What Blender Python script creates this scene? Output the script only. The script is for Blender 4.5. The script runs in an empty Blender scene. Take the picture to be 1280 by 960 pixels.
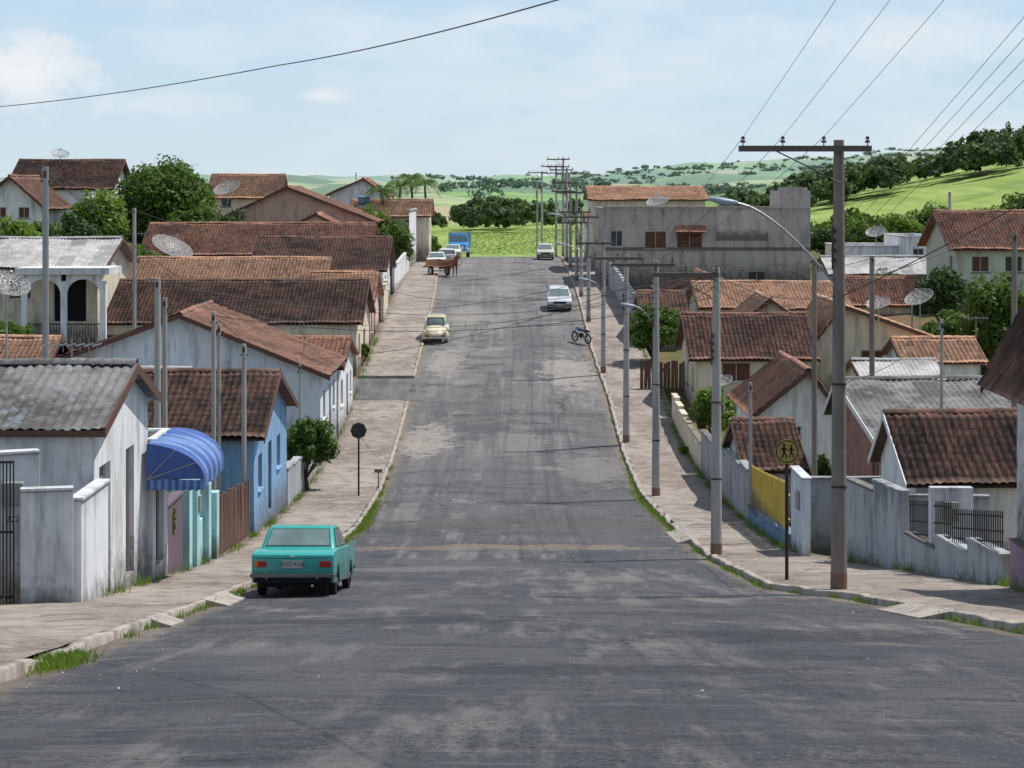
import bpy, bmesh, math, random
import numpy as np
from mathutils import Vector, Matrix
random.seed(7); RNG=np.random.default_rng(11)
S=bpy.context.scene; COL=S.collection
F=2500.0
def X(b,D): return (b-640.0)*D/F      # image pixel x -> metres across at distance D
def Z(v,D): return -(v-235.0)*D/F     # image pixel y -> metres relative to eye level

# ------------------------------------------------------------ terrain
KN=[(-60,.6),(-20,.3),(0,-1.65),(13,-3.79),(25,-5.78),(38,-7.9),(46,-9.05),(55,-10.25),(65,-11.1),(77,-11.8),(89,-11.85),(97,-11.25),(111,-10),(125,-8.85),(147,-7.65),(175,-7.1),(200,-7.0),(220,-7.6),(250,-9.6),(300,-11.5),(360,-12),(620,-12),(1000,-10)]
_ys=np.arange(-60,1000,.5); _zs=np.interp(_ys,[k[0] for k in KN],[k[1] for k in KN])
_k=np.ones(15)/15; _zs2=np.convolve(np.pad(_zs,7,mode='edge'),_k,'valid')
def prof(y): return np.interp(y,_ys,_zs2)
def sst(a,b,x):
    t=np.clip((x-a)/(b-a),0,1); return t*t*(3-2*t)
def height(x,y):
    x=np.asarray(x,float); y=np.asarray(y,float)
    z=prof(y)
    lr=.2*np.maximum(0,-x-15)*sst(85,110,y)*(1-sst(200,300,y)); lr=np.minimum(lr,7)
    rr=.10*np.maximum(0,x-16)*sst(90,125,y)*(1-sst(180,240,y)); rr=np.minimum(rr,4)
    z=z+lr+rr
    s=sst(15,60,x)*sst(170,260,y); z=z*(1-s)-6.8*s
    top=np.interp(x,[-400,0,40,80,123,160,250,400,900],[-12,-12,-8.8,-3.4,4.6,9,14,17,20])
    w=sst(250,490,y)*(x>-5); z=z*(1-w)+top*w
    und=np.sin(x*.011+1.3)*np.cos(y*.004)+.6*np.sin(x*.023+y*.006)+.35*np.sin(x*.05+2.1)
    zd=np.interp(y,[800,1300,1700,2500,3200,4200,6500],[-11,-7,-3,6,12,22,10])
    zd=zd+sst(800,2500,y)*und*6+ (48*sst(0,950,x)+6*sst(100,330,x))*sst(1800,4000,y)
    w2=sst(750,1300,y); z=z*(1-w2)+zd*w2
    return z
def H(x,y): return float(height(x,y))

# ------------------------------------------------------------ materials
MATS={}
def new(name,rough=.8):
    m=bpy.data.materials.new(name); m.use_nodes=True
    n=m.node_tree.nodes; l=m.node_tree.links; b=n['Principled BSDF']; b.inputs['Roughness'].default_value=rough
    b.inputs['Specular IOR Level'].default_value=.3
    return m,n,l,b
def c4(c): return (c[0],c[1],c[2],1)
def noise(n,l,vec,scale,detail=4,rough=.6):
    t=n.new('ShaderNodeTexNoise'); t.inputs['Scale'].default_value=scale; t.inputs['Detail'].default_value=detail; t.inputs['Roughness'].default_value=rough
    if vec is not None: l.new(vec,t.inputs['Vector'])
    return t.outputs['Fac']
def mapr(n,l,src,a,b,c=0,d=1):
    t=n.new('ShaderNodeMapRange'); l.new(src,t.inputs[0])
    for i,v in enumerate((a,b,c,d)): t.inputs[i+1].default_value=v
    return t.outputs[0]
def mix(n,l,fac,a,b,mode='MIX'):
    t=n.new('ShaderNodeMix'); t.data_type='RGBA'; t.blend_type=mode
    for s,i in ((fac,0),(a,6),(b,7)):
        if isinstance(s,(int,float)): t.inputs[i].default_value=s
        elif isinstance(s,tuple): t.inputs[i].default_value=c4(s)
        else: l.new(s,t.inputs[i])
    return t.outputs[2]
def bump(n,l,b,h,st=.4,dist=.02):
    t=n.new('ShaderNodeBump'); t.inputs['Strength'].default_value=st; t.inputs['Distance'].default_value=dist
    l.new(h,t.inputs['Height']); l.new(t.outputs[0],b.inputs['Normal'])
def scaled(n,l,v,s):
    t=n.new('ShaderNodeMapping'); t.inputs['Scale'].default_value=s; l.new(v,t.inputs['Vector']); return t.outputs[0]
def math_(n,l,op,a,b=None):
    t=n.new('ShaderNodeMath'); t.operation=op
    for i,s in enumerate((a,b)):
        if s is None: continue
        if isinstance(s,(int,float)): t.inputs[i].default_value=s
        else: l.new(s,t.inputs[i])
    return t.outputs[0]
def paint(name,col,rough=.85,dirt=.65,base=True,dcol=(.085,.075,.065)):
    if name in MATS: return MATS[name]
    m,n,l,b=new(name,rough); tc=n.new('ShaderNodeTexCoord'); o=tc.outputs['Object']
    st=noise(n,l,scaled(n,l,o,(1,1,.18)),2.4,7,.68); f=mapr(n,l,st,.49,.72,0,dirt)
    c=mix(n,l,f,col,dcol)
    c=mix(n,l,mapr(n,l,noise(n,l,o,.6,4,.7),.4,.65,0,.3),c,(col[0]*.5,col[1]*.5,col[2]*.5))
    if base:
        sp=n.new('ShaderNodeSeparateXYZ'); l.new(tc.outputs['Generated'],sp.inputs[0])
        g=math_(n,l,'ADD',sp.outputs[2],math_(n,l,'MULTIPLY',noise(n,l,o,2.5,6,.75),-.6))
        c=mix(n,l,mapr(n,l,g,.08,-.14,0,.85),c,(.11,.095,.08))
        g2=math_(n,l,'SUBTRACT',sp.outputs[2],math_(n,l,'MULTIPLY',noise(n,l,scaled(n,l,o,(1,1,.3)),3,6,.75),.35)); c=mix(n,l,mapr(n,l,g2,.70,.86,0,.35*dirt),c,(.10,.095,.09))
    l.new(c,b.inputs['Base Color']); bump(n,l,b,noise(n,l,o,18,6,.7),.35,.025)
    MATS[name]=m; return m
def plain(name,col,rough=.6,metal=0,var=.25,scale=8):
    if name in MATS: return MATS[name]
    m,n,l,b=new(name,rough); tc=n.new('ShaderNodeTexCoord')
    f=mapr(n,l,noise(n,l,tc.outputs['Object'],scale,5),.35,.7,0,var)
    l.new(mix(n,l,f,col,(col[0]*.4,col[1]*.38,col[2]*.35)),b.inputs['Base Color']); b.inputs['Metallic'].default_value=metal
    MATS[name]=m; return m
def carpaint(name,col,rough=.28):
    if name in MATS: return MATS[name]
    m,n,l,b=new(name,rough); b.inputs['Coat Weight'].default_value=.4; b.inputs['Coat Roughness'].default_value=.1
    tc=n.new('ShaderNodeTexCoord'); sp=n.new('ShaderNodeSeparateXYZ'); l.new(tc.outputs['Object'],sp.inputs[0])
    nz=noise(n,l,tc.outputs['Object'],5,5)
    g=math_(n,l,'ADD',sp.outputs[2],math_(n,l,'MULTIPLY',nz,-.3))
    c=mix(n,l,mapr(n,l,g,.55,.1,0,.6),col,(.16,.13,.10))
    c=mix(n,l,mapr(n,l,nz,.4,.7,0,.25),c,(col[0]*.6,col[1]*.6,col[2]*.6))
    l.new(c,b.inputs['Base Color']); MATS[name]=m; return m
def glass(name='window_glass',col=(.015,.02,.025),rough=.08):
    if name in MATS: return MATS[name]
    m,n,l,b=new(name,rough); b.inputs['Specular IOR Level'].default_value=.7
    tc=n.new('ShaderNodeTexCoord'); f=noise(n,l,tc.outputs['Object'],2,2)
    l.new(mix(n,l,f,col,(col[0]*3,col[1]*3,col[2]*3)),b.inputs['Base Color']); MATS[name]=m; return m
def tile(name,c1,c2,cd,dark=.5,pu=.22,pv=.4):
    m,n,l,b=new(name,.9); tc=n.new('ShaderNodeTexCoord'); sp=n.new('ShaderNodeSeparateXYZ'); l.new(tc.outputs['UV'],sp.inputs[0])
    u=math_(n,l,'FLOOR',math_(n,l,'DIVIDE',sp.outputs[0],pu)); v=math_(n,l,'FLOOR',math_(n,l,'DIVIDE',sp.outputs[1],pv))
    cb=n.new('ShaderNodeCombineXYZ'); l.new(u,cb.inputs[0]); l.new(v,cb.inputs[1])
    wn=n.new('ShaderNodeTexWhiteNoise'); wn.noise_dimensions='2D'; l.new(cb.outputs[0],wn.inputs['Vector'])
    o=tc.outputs['Object']
    c=mix(n,l,wn.outputs['Value'],c1,c2)
    odd=mapr(n,l,wn.outputs['Value'],.90,.93,0,.55); c=mix(n,l,odd,c,cd)
    s=noise(n,l,o,.45,7,.75); c=mix(n,l,mapr(n,l,s,.45,.60,0,dark),c,cd)
    s2=noise(n,l,o,4,7,.8); c=mix(n,l,mapr(n,l,s2,.5,.66,0,.6*dark+.2),c,cd)
    s3=noise(n,l,o,1.9,5,.75); c=mix(n,l,mapr(n,l,s3,.54,.68,0,.45),c,(min(1,c1[0]*1.3),c1[1]*1.5,c1[2]*1.8))
    l.new(c,b.inputs['Base Color']); bump(n,l,b,noise(n,l,o,40,4),.3,.01)
    MATS[name]=m; return m
T_OLD=tile('old_clay_tiles',(.23,.12,.085),(.13,.078,.06),(.045,.038,.034),.8)
T_BRN=tile('brown_clay_tiles',(.31,.155,.11),(.19,.10,.075),(.065,.05,.042),.7)
T_MID=tile('red_clay_tiles',(.44,.215,.14),(.30,.145,.10),(.105,.07,.057),.6)
T_ORG=tile('orange_clay_tiles',(.62,.35,.22),(.46,.25,.155),(.20,.125,.09),.5)
T_GRY=tile('fibre_cement_sheets',(.23,.225,.22),(.16,.155,.15),(.05,.048,.045),.85,.9,2.0)
T_LGT=tile('pale_roof_sheets',(.48,.47,.46),(.38,.37,.36),(.16,.15,.14),.6,.9,2.0)
WHITE=paint('white_limewash',(.78,.79,.80)); CREAM=paint('cream_paint',(.72,.64,.49)); BLUEW=paint('blue_paint',(.22,.40,.62))
PALEB=paint('pale_blue_paint',(.68,.74,.80)); PINK=paint('pink_paint',(.68,.50,.45)); PEACH=paint('peach_paint',(.68,.46,.34))
TURQ=paint('turquoise_paint',(.40,.66,.67)); CONC=paint('raw_concrete',(.46,.415,.385),.92,.7); GREYW=paint('grey_wall',(.38,.40,.42),.9,.85)
DIRTYW=paint('stained_wall',(.40,.43,.46),.9,1.0,True,(.03,.03,.03)); MAUVE=paint('mauve_paint',(.32,.22,.30)); GREENW=paint('pale_green_paint',(.55,.58,.48))
YEL=paint('yellow_paint',(.62,.44,.05),.7,.6); BLUED=paint('strong_blue_paint',(.07,.17,.52)); BLUEK=paint('blue_skirting',(.16,.27,.40))
WOOD=paint('weathered_wood',(.16,.09,.065),.85,.8,False); WOODG=paint('grey_wood',(.22,.20,.18),.85,.8,False)
FASC=plain('white_fascia',(.7,.7,.7)); FASB=plain('brown_fascia',(.12,.06,.045)); DARK=plain('dark_interior',(.012,.012,.014),.9)
IRON=plain('dark_iron',(.03,.03,.033),.6,.3); STEEL=plain('galvanised_steel',(.35,.36,.37),.5,.5); GL=glass()
SHUT=plain('wood_shutter',(.16,.07,.04)); SHUTG=plain('grey_green_shutter',(.20,.24,.22)); DOORB=plain('blue_door',(.06,.14,.30)); WFR=plain('window_frame',(.5,.5,.5))
def brick():
    m,n,l,b=new('red_brick',.9); tc=n.new('ShaderNodeTexCoord'); o=tc.outputs['Object']
    sp=n.new('ShaderNodeSeparateXYZ'); l.new(o,sp.inputs[0]); cb=n.new('ShaderNodeCombineXYZ'); l.new(math_(n,l,'ADD',sp.outputs[0],sp.outputs[1]),cb.inputs[0]); l.new(sp.outputs[2],cb.inputs[1])
    t=n.new('ShaderNodeTexBrick'); l.new(cb.outputs[0],t.inputs['Vector']); t.inputs['Scale'].default_value=1
    t.inputs['Brick Width'].default_value=.3; t.inputs['Row Height'].default_value=.12; t.inputs['Mortar Size'].default_value=.015
    t.inputs['Color1'].default_value=(.42,.17,.11,1); t.inputs['Color2'].default_value=(.30,.12,.08,1); t.inputs['Mortar'].default_value=(.36,.30,.26,1)
    l.new(mix(n,l,mapr(n,l,noise(n,l,o,2,5),.4,.7,0,.5),t.outputs[0],(.09,.05,.04)),b.inputs['Base Color']); return m
BRICK=brick()

def asphalt():
    m,n,l,b=new('asphalt',.88); tc=n.new('ShaderNodeTexCoord'); o=tc.outputs['Object']
    sp=n.new('ShaderNodeSeparateXYZ'); l.new(o,sp.inputs[0])
    # warped coordinates so that patches get ragged outlines
    wn=n.new('ShaderNodeTexNoise'); wn.inputs['Scale'].default_value=.8; wn.inputs['Detail'].default_value=6; wn.inputs['Roughness'].default_value=.75; l.new(o,wn.inputs['Vector'])
    wa=n.new('ShaderNodeVectorMath'); wa.operation='MULTIPLY_ADD'; l.new(wn.outputs['Color'],wa.inputs[0]); wa.inputs[1].default_value=(2.2,2.2,0); l.new(o,wa.inputs[2]); W=wa.outputs[0]
    far_tone=mapr(n,l,math_(n,l,'ADD',sp.outputs[1],math_(n,l,'MULTIPLY',noise(n,l,o,.12,4),50)),80,150,0,1)
    c=mix(n,l,far_tone,(.060,.065,.078),(.215,.205,.20))  # base tone goes from dark to lighter with distance along the road
    big=noise(n,l,scaled(n,l,W,(1,.4,1)),.30,7,.7)
    c=mix(n,l,mapr(n,l,big,.47,.52,0,.55),c,(.120,.12,.127))
    c=mix(n,l,mapr(n,l,noise(n,l,scaled(n,l,W,(.3,1.0,1)),.55,7,.75),.53,.57,0,.62),c,(.042,.045,.055))
    c=mix(n,l,mapr(n,l,noise(n,l,scaled(n,l,o,(.22,1.5,1)),1.9,7,.8),.54,.62,0,.5),c,(.17,.165,.165))
    c=mix(n,l,mapr(n,l,noise(n,l,scaled(n,l,o,(.25,2.2,1)),1.3,7,.8),.54,.60,0,.55),c,(.030,.032,.040))
    tr=noise(n,l,scaled(n,l,o,(1.3,.03,1)),1.0,5,.65)
    c=mix(n,l,math_(n,l,'MULTIPLY',mapr(n,l,tr,.50,.60,0,.6),mapr(n,l,noise(n,l,o,.15,4,.7),.42,.55)),c,(.25,.235,.225))
    tr2=noise(n,l,scaled(n,l,o,(1.6,.025,1)),1.4,5,.65); c=mix(n,l,mapr(n,l,tr2,.55,.63,0,.5),c,(.07,.07,.076))
    rav=mapr(n,l,noise(n,l,W,.4,5,.7),.44,.56,.25,1)
    sp2=noise(n,l,o,24,5,.9); c=mix(n,l,math_(n,l,'MULTIPLY',mapr(n,l,sp2,.53,.60,0,.75),rav),c,(.24,.24,.245))
    sp3=noise(n,l,o,13,6,.9); c=mix(n,l,math_(n,l,'MULTIPLY',mapr(n,l,sp3,.52,.59,0,.9),rav),c,(.016,.017,.022))
    pt=noise(n,l,scaled(n,l,W,(.6,.35,1)),.40,8,.8); c=mix(n,l,mapr(n,l,pt,.585,.61,0,.5),c,(.29,.27,.25))
    nz=noise(n,l,o,1.2,7,.75); nz2=noise(n,l,o,6,4,.7)
    for (cx,cy,rx,ry,col,st) in ((-4.0,91.5,1.5,4.0,(.34,.31,.275),.85),(3.1,110,1.7,5.5,(.34,.31,.285),.85),(-3.7,113,1.1,5,(.32,.30,.26),.8),(-.3,58.3,5.4,.9,(.22,.175,.135),.85),(1.5,66,6,2.0,(.11,.09,.075),.6),(-2.5,50,2.8,.9,(.20,.19,.18),.6),(3.5,84,1.5,5,(.24,.225,.21),.6),(-3,132,1.3,6,(.27,.25,.22),.6),(1,122,1.2,8,(.09,.09,.095),.7),(-1.5,98,1.4,6,(.085,.085,.09),.7),(2.2,46,2.2,1.0,(.19,.18,.17),.6),(-2,31,3,1.2,(.035,.038,.046),.8),(4,27,2.5,1.5,(.036,.038,.046),.8),(1,21,2.6,.8,(.038,.04,.048),.8),(-3.2,24.5,1.6,.9,(.15,.15,.15),.6),(-.5,152,1.2,9,(.27,.25,.235),.6)):
        dx=math_(n,l,'DIVIDE',math_(n,l,'SUBTRACT',sp.outputs[0],cx),rx); dy=math_(n,l,'DIVIDE',math_(n,l,'SUBTRACT',sp.outputs[1],cy),ry)
        d=math_(n,l,'SQRT',math_(n,l,'ADD',math_(n,l,'MULTIPLY',dx,dx),math_(n,l,'MULTIPLY',dy,dy)))
        e=math_(n,l,'ADD',d,math_(n,l,'MULTIPLY',math_(n,l,'SUBTRACT',nz,.5),3.2)); f=mapr(n,l,e,1.0,.75,0,st)
        f=math_(n,l,'MULTIPLY',f,mapr(n,l,nz2,.38,.52,.3,1)); c=mix(n,l,f,c,col)
    v=n.new('ShaderNodeTexVoronoi'); v.feature='DISTANCE_TO_EDGE'; v.inputs['Scale'].default_value=.55; l.new(W,v.inputs['Vector'])
    cr=math_(n,l,'MULTIPLY',mapr(n,l,v.outputs['Distance'],.0,.012,1,0),mapr(n,l,noise(n,l,o,.25,2),.45,.55,0,1))
    c=mix(n,l,math_(n,l,'MULTIPLY',cr,.8),c,(.016,.016,.018))
    us=n.new('ShaderNodeSeparateXYZ'); l.new(tc.outputs['UV'],us.inputs[0])
    ed=math_(n,l,'ABSOLUTE',math_(n,l,'SUBTRACT',us.outputs[0],.5)); ed=math_(n,l,'ADD',ed,math_(n,l,'MULTIPLY',math_(n,l,'SUBTRACT',nz,.5),.16))
    c=mix(n,l,mapr(n,l,ed,.455,.485,0,.85),c,(.21,.17,.135))
    l.new(c,b.inputs['Base Color'])
    hh=math_(n,l,'ADD',math_(n,l,'MULTIPLY',sp3,-1.3),math_(n,l,'MULTIPLY',noise(n,l,o,3,6,.7),2.0))
    bump(n,l,b,hh,.8,.045); return m
ASPH=asphalt()
def pavement():
    m,n,l,b=new('pavement_concrete',.92); tc=n.new('ShaderNodeTexCoord'); o=tc.outputs['Object']
    c=mix(n,l,mapr(n,l,noise(n,l,o,.3,6,.7),.4,.6),(.34,.295,.262),(.19,.155,.13))
    c=mix(n,l,mapr(n,l,noise(n,l,o,1.3,8,.8),.5,.58,0,.65),c,(.105,.085,.072))
    c=mix(n,l,mapr(n,l,noise(n,l,o,18,6,.85),.52,.62,0,.5),c,(.45,.40,.36))
    c=mix(n,l,mapr(n,l,noise(n,l,o,.6,6,.75),.56,.60,0,.7),c,(.36,.335,.31))
    sp=n.new('ShaderNodeSeparateXYZ'); l.new(o,sp.inputs[0])
    yy=math_(n,l,'ADD',sp.outputs[1],math_(n,l,'MULTIPLY',noise(n,l,o,1.5,3),.25))
    fr=math_(n,l,'FRACT',math_(n,l,'DIVIDE',yy,4.7)); j=mapr(n,l,fr,.0,.012,1,0)
    c=mix(n,l,math_(n,l,'MULTIPLY',j,.5),c,(.06,.05,.04))
    us=n.new('ShaderNodeSeparateXYZ'); l.new(tc.outputs['UV'],us.inputs[0])
    ed=math_(n,l,'ADD',us.outputs[0],math_(n,l,'MULTIPLY',math_(n,l,'SUBTRACT',noise(n,l,o,1.5,6,.75),.5),.7))
    c=mix(n,l,mapr(n,l,ed,.86,1.0,0,.75),c,(.10,.085,.06))
    l.new(c,b.inputs['Base Color']); bump(n,l,b,noise(n,l,o,7,7,.75),.8,.06); return m
PAVE=pavement(); KERB=paint('kerb_stone',(.37,.33,.295),.9,1.0,False,(.08,.07,.06))
def groundmat():
    m,n,l,b=new('earth_and_fields',.95); tc=n.new('ShaderNodeTexCoord'); o=tc.outputs['Object']
    sp=n.new('ShaderNodeSeparateXYZ'); l.new(o,sp.inputs[0])
    near=mix(n,l,mapr(n,l,noise(n,l,o,.3,6),.4,.6,0,1),(.17,.11,.07),(.07,.11,.03))
    v=n.new('ShaderNodeTexVoronoi'); v.inputs['Scale'].default_value=.0055; l.new(scaled(n,l,o,(1,.5,1)),v.inputs['Vector'])
    cr=n.new('ShaderNodeValToRGB'); cr.color_ramp.interpolation='CONSTANT'; e=cr.color_ramp.elements
    e[0].color=(.20,.32,.10,1); e[1].position=.25; e[1].color=(.13,.21,.10,1)
    for p,cc in ((.42,(.33,.38,.19,1)),(.6,(.10,.16,.09,1)),(.75,(.36,.31,.20,1)),(.88,(.17,.29,.11,1))):
        q=e.new(p); q.color=cc
    sv=n.new('ShaderNodeSeparateColor'); l.new(v.outputs['Color'],sv.inputs[0]); l.new(sv.outputs[0],cr.inputs[0])
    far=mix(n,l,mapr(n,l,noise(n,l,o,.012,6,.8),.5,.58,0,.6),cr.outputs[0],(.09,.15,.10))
    far=mix(n,l,mapr(n,l,sp.outputs[1],700,3500,0,.45),far,(.30,.40,.42))  # aerial haze painted in: ground colour turns blue-grey with distance
    mid=mix(n,l,mapr(n,l,noise(n,l,scaled(n,l,o,(1,.25,1)),.12,6,.7),.38,.62,0,1),(.20,.29,.07),(.33,.39,.13))
    wv=n.new('ShaderNodeTexWave'); wv.inputs['Scale'].default_value=.22; wv.inputs['Distortion'].default_value=2.5; l.new(scaled(n,l,o,(.25,1,0)),wv.inputs[0])
    mid=mix(n,l,mapr(n,l,wv.outputs['Fac'],0,1,0,.3),mid,(.14,.22,.06))
    mid=mix(n,l,mapr(n,l,noise(n,l,o,.9,5,.8),.5,.65,0,.5),mid,(.12,.19,.06))
    mid=mix(n,l,mapr(n,l,noise(n,l,o,.03,5,.7),.54,.6,0,.55),mid,(.12,.20,.06))
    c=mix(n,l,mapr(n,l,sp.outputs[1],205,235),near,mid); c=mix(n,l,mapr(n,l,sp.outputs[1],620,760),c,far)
    l.new(c,b.inputs['Base Color']); b.inputs['Specular IOR Level'].default_value=.05; return m
def leafmat(name,c1,c2,tr=.35):
    m,n,l,b=new(name,.6); tc=n.new('ShaderNodeTexCoord'); g=n.new('ShaderNodeNewGeometry')
    f=mapr(n,l,noise(n,l,tc.outputs['Object'],.7,3),.35,.65)
    c=mix(n,l,f,c1,c2); c=mix(n,l,math_(n,l,'MULTIPLY',g.outputs['Random Per Island'],.6),c,(c1[0]*.45,c1[1]*.5,c1[2]*.5))
    l.new(c,b.inputs['Base Color']); t=n.new('ShaderNodeBsdfTranslucent'); l.new(mix(n,l,.5,c,(c2[0]*1.4,c2[1]*1.4,c2[2]*.6)),t.inputs[0])
    ms=n.new('ShaderNodeMixShader'); ms.inputs[0].default_value=tr; l.new(b.outputs[0],ms.inputs[1]); l.new(t.outputs[0],ms.inputs[2])
    l.new(ms.outputs[0],n['Material Output'].inputs[0]); return m
LEAF=leafmat('broadleaf_foliage',(.055,.115,.02),(.12,.21,.035)); LEAFD=leafmat('dark_foliage',(.035,.075,.022),(.07,.125,.03),.25)
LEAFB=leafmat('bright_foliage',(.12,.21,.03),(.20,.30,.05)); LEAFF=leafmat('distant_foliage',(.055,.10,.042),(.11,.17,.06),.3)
LEAFH=leafmat('hazy_foliage',(.10,.165,.14),(.155,.235,.18),.3)  # pale blue-green leaf colours carry the distance haze
BARK=plain('bark',(.10,.075,.055),.95,0,.6,5)

# ------------------------------------------------------------ mesh builder
class MB:
    def __init__(s): s.v=[];s.f=[];s.m=[]
    def face(s,pts,mi=0):
        k=len(s.v); s.v+= [tuple(p) for p in pts]; s.f.append(list(range(k,k+len(pts)))); s.m.append(mi)
    def box(s,x0,x1,y0,y1,z0,z1,mi=0):
        k=len(s.v); s.v+=[(x0,y0,z0),(x1,y0,z0),(x1,y1,z0),(x0,y1,z0),(x0,y0,z1),(x1,y0,z1),(x1,y1,z1),(x0,y1,z1)]
        for q in ((0,3,2,1),(4,5,6,7),(0,1,5,4),(1,2,6,5),(2,3,7,6),(3,0,4,7)): s.f.append([k+i for i in q]); s.m.append(mi)
    def hexa(s,p,mi=0):
        k=len(s.v); s.v+=[tuple(q) for q in p]
        for q in ((0,3,2,1),(4,5,6,7),(0,1,5,4),(1,2,6,5),(2,3,7,6),(3,0,4,7)): s.f.append([k+i for i in q]); s.m.append(mi)
    def cyl(s,p0,p1,r0,r1=None,n=10,mi=0,caps=True):
        if r1 is None: r1=r0
        p0=Vector(p0);p1=Vector(p1); d=(p1-p0).normalized(); a=d.orthogonal().normalized(); b=d.cross(a); k=len(s.v)
        for p,r in ((p0,r0),(p1,r1)):
            for i in range(n):
                t=2*math.pi*i/n; s.v.append(tuple(p+a*(r*math.cos(t))+b*(r*math.sin(t))))
        for i in range(n):
            j=(i+1)%n; s.f.append([k+i,k+j,k+n+j,k+n+i]); s.m.append(mi)
        if caps: s.f.append([k+i for i in range(n)][::-1]); s.m.append(mi); s.f.append([k+n+i for i in range(n)]); s.m.append(mi)
    def tube(s,pts,r,n=6,mi=0):
        for a,b in zip(pts[:-1],pts[1:]): s.cyl(a,b,r,r,n,mi)
    def extr(s,poly,x0,x1,mi=0):  # poly in (y,z)
        k=len(s.v); n=len(poly)
        for x in (x0,x1): s.v+=[(x,p[0],p[1]) for p in poly]
        s.f.append([k+i for i in range(n)]); s.m.append(mi); s.f.append([k+n+i for i in range(n)][::-1]); s.m.append(mi)
        for i in range(n):
            j=(i+1)%n; s.f.append([k+j,k+i,k+n+i,k+n+j]); s.m.append(mi)
    def ell(s,c,r,mi=0,nu=14,nv=8):
        k=len(s.v)
        for j in range(nv+1):
            t=math.pi*j/nv
            for i in range(nu):
                p=2*math.pi*i/nu; s.v.append((c[0]+r[0]*math.sin(t)*math.cos(p),c[1]+r[1]*math.sin(t)*math.sin(p),c[2]+r[2]*math.cos(t)))
        for j in range(nv):
            for i in range(nu):
                q=(i+1)%nu; s.f.append([k+j*nu+i,k+(j+1)*nu+i,k+(j+1)*nu+q,k+j*nu+q]); s.m.append(mi)
    def loft(s,st,e=2.6,n=20,mi=0,full=True):
        k=len(s.v)
        for (y,hw,zb,zt) in st:
            for i in range(n):
                a=2*math.pi*i/n; ca,sa=math.cos(a),math.sin(a)
                s.v.append((hw*math.copysign(abs(ca)**(2/e),ca),y,(zb+zt)/2+(zt-zb)/2*math.copysign(abs(sa)**(2/e),sa)))
        for j in range(len(st)-1):
            for i in range(n):
                q=(i+1)%n; s.f.append([k+j*n+i,k+j*n+q,k+(j+1)*n+q,k+(j+1)*n+i]); s.m.append(mi)
        s.f.append([k+i for i in range(n)]); s.m.append(mi); e_=k+(len(st)-1)*n; s.f.append([e_+i for i in range(n)][::-1]); s.m.append(mi)
    def obj(s,name,mats,parent=None,bevel=0,smooth=False,seg=2):
        me=bpy.data.meshes.new(name); me.from_pydata(s.v,[],s.f)
        if not isinstance(mats,(list,tuple)): mats=[mats]
        for m in mats: me.materials.append(m)
        me.polygons.foreach_set('material_index',s.m)
        bm=bmesh.new(); bm.from_mesh(me)
        if bevel: bmesh.ops.remove_doubles(bm,verts=bm.verts,dist=1e-5)
        bmesh.ops.recalc_face_normals(bm,faces=bm.faces); bm.to_mesh(me); bm.free()
        if smooth: me.polygons.foreach_set('use_smooth',[True]*len(me.polygons))
        o=bpy.data.objects.new(name,me); COL.objects.link(o)
        if bevel:
            b=o.modifiers.new('b','BEVEL'); b.width=bevel; b.segments=seg; b.limit_method='ANGLE'; b.angle_limit=.6
        adopt(o,parent); return o
def adopt(o,parent):
    if parent is not None:
        o.parent=parent
        if parent.get('world'): o.matrix_parent_inverse=Matrix.Translation(-Vector(parent.location))
def root(name,loc=(0,0,0),world=True,rot=None):
    e=bpy.data.objects.new(name,None); e.empty_display_size=.3; e.location=loc; COL.objects.link(e)
    if world: e['world']=1
    if rot: e.rotation_euler=rot
    return e
def npmesh(name,v,f,mat,parent=None,uv=None,smooth=False):
    v=np.asarray(v,np.float32); f=np.asarray(f,np.int32); me=bpy.data.meshes.new(name); k=f.shape[1]
    me.vertices.add(len(v)); me.vertices.foreach_set('co',v.ravel()); me.loops.add(f.size); me.loops.foreach_set('vertex_index',f.ravel())
    me.polygons.add(len(f)); me.polygons.foreach_set('loop_start',np.arange(0,f.size,k,dtype=np.int32))
    if uv is not None:
        ul=me.uv_layers.new(name='UVMap'); ul.data.foreach_set('uv',np.asarray(uv,np.float32)[f.ravel()].ravel())
    for m in (mat if isinstance(mat,(list,tuple)) else [mat]): me.materials.append(m)
    me.update(calc_edges=True); me.validate()
    if smooth: me.polygons.foreach_set('use_smooth',[True]*len(me.polygons))
    o=bpy.data.objects.new(name,me); COL.objects.link(o); adopt(o,parent); return o
def gridfaces(nu,nv):
    a=(np.arange(nv-1)[:,None]*nu+np.arange(nu-1)[None,:]).ravel(); return np.stack([a,a+1,a+nu+1,a+nu],1)

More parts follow.
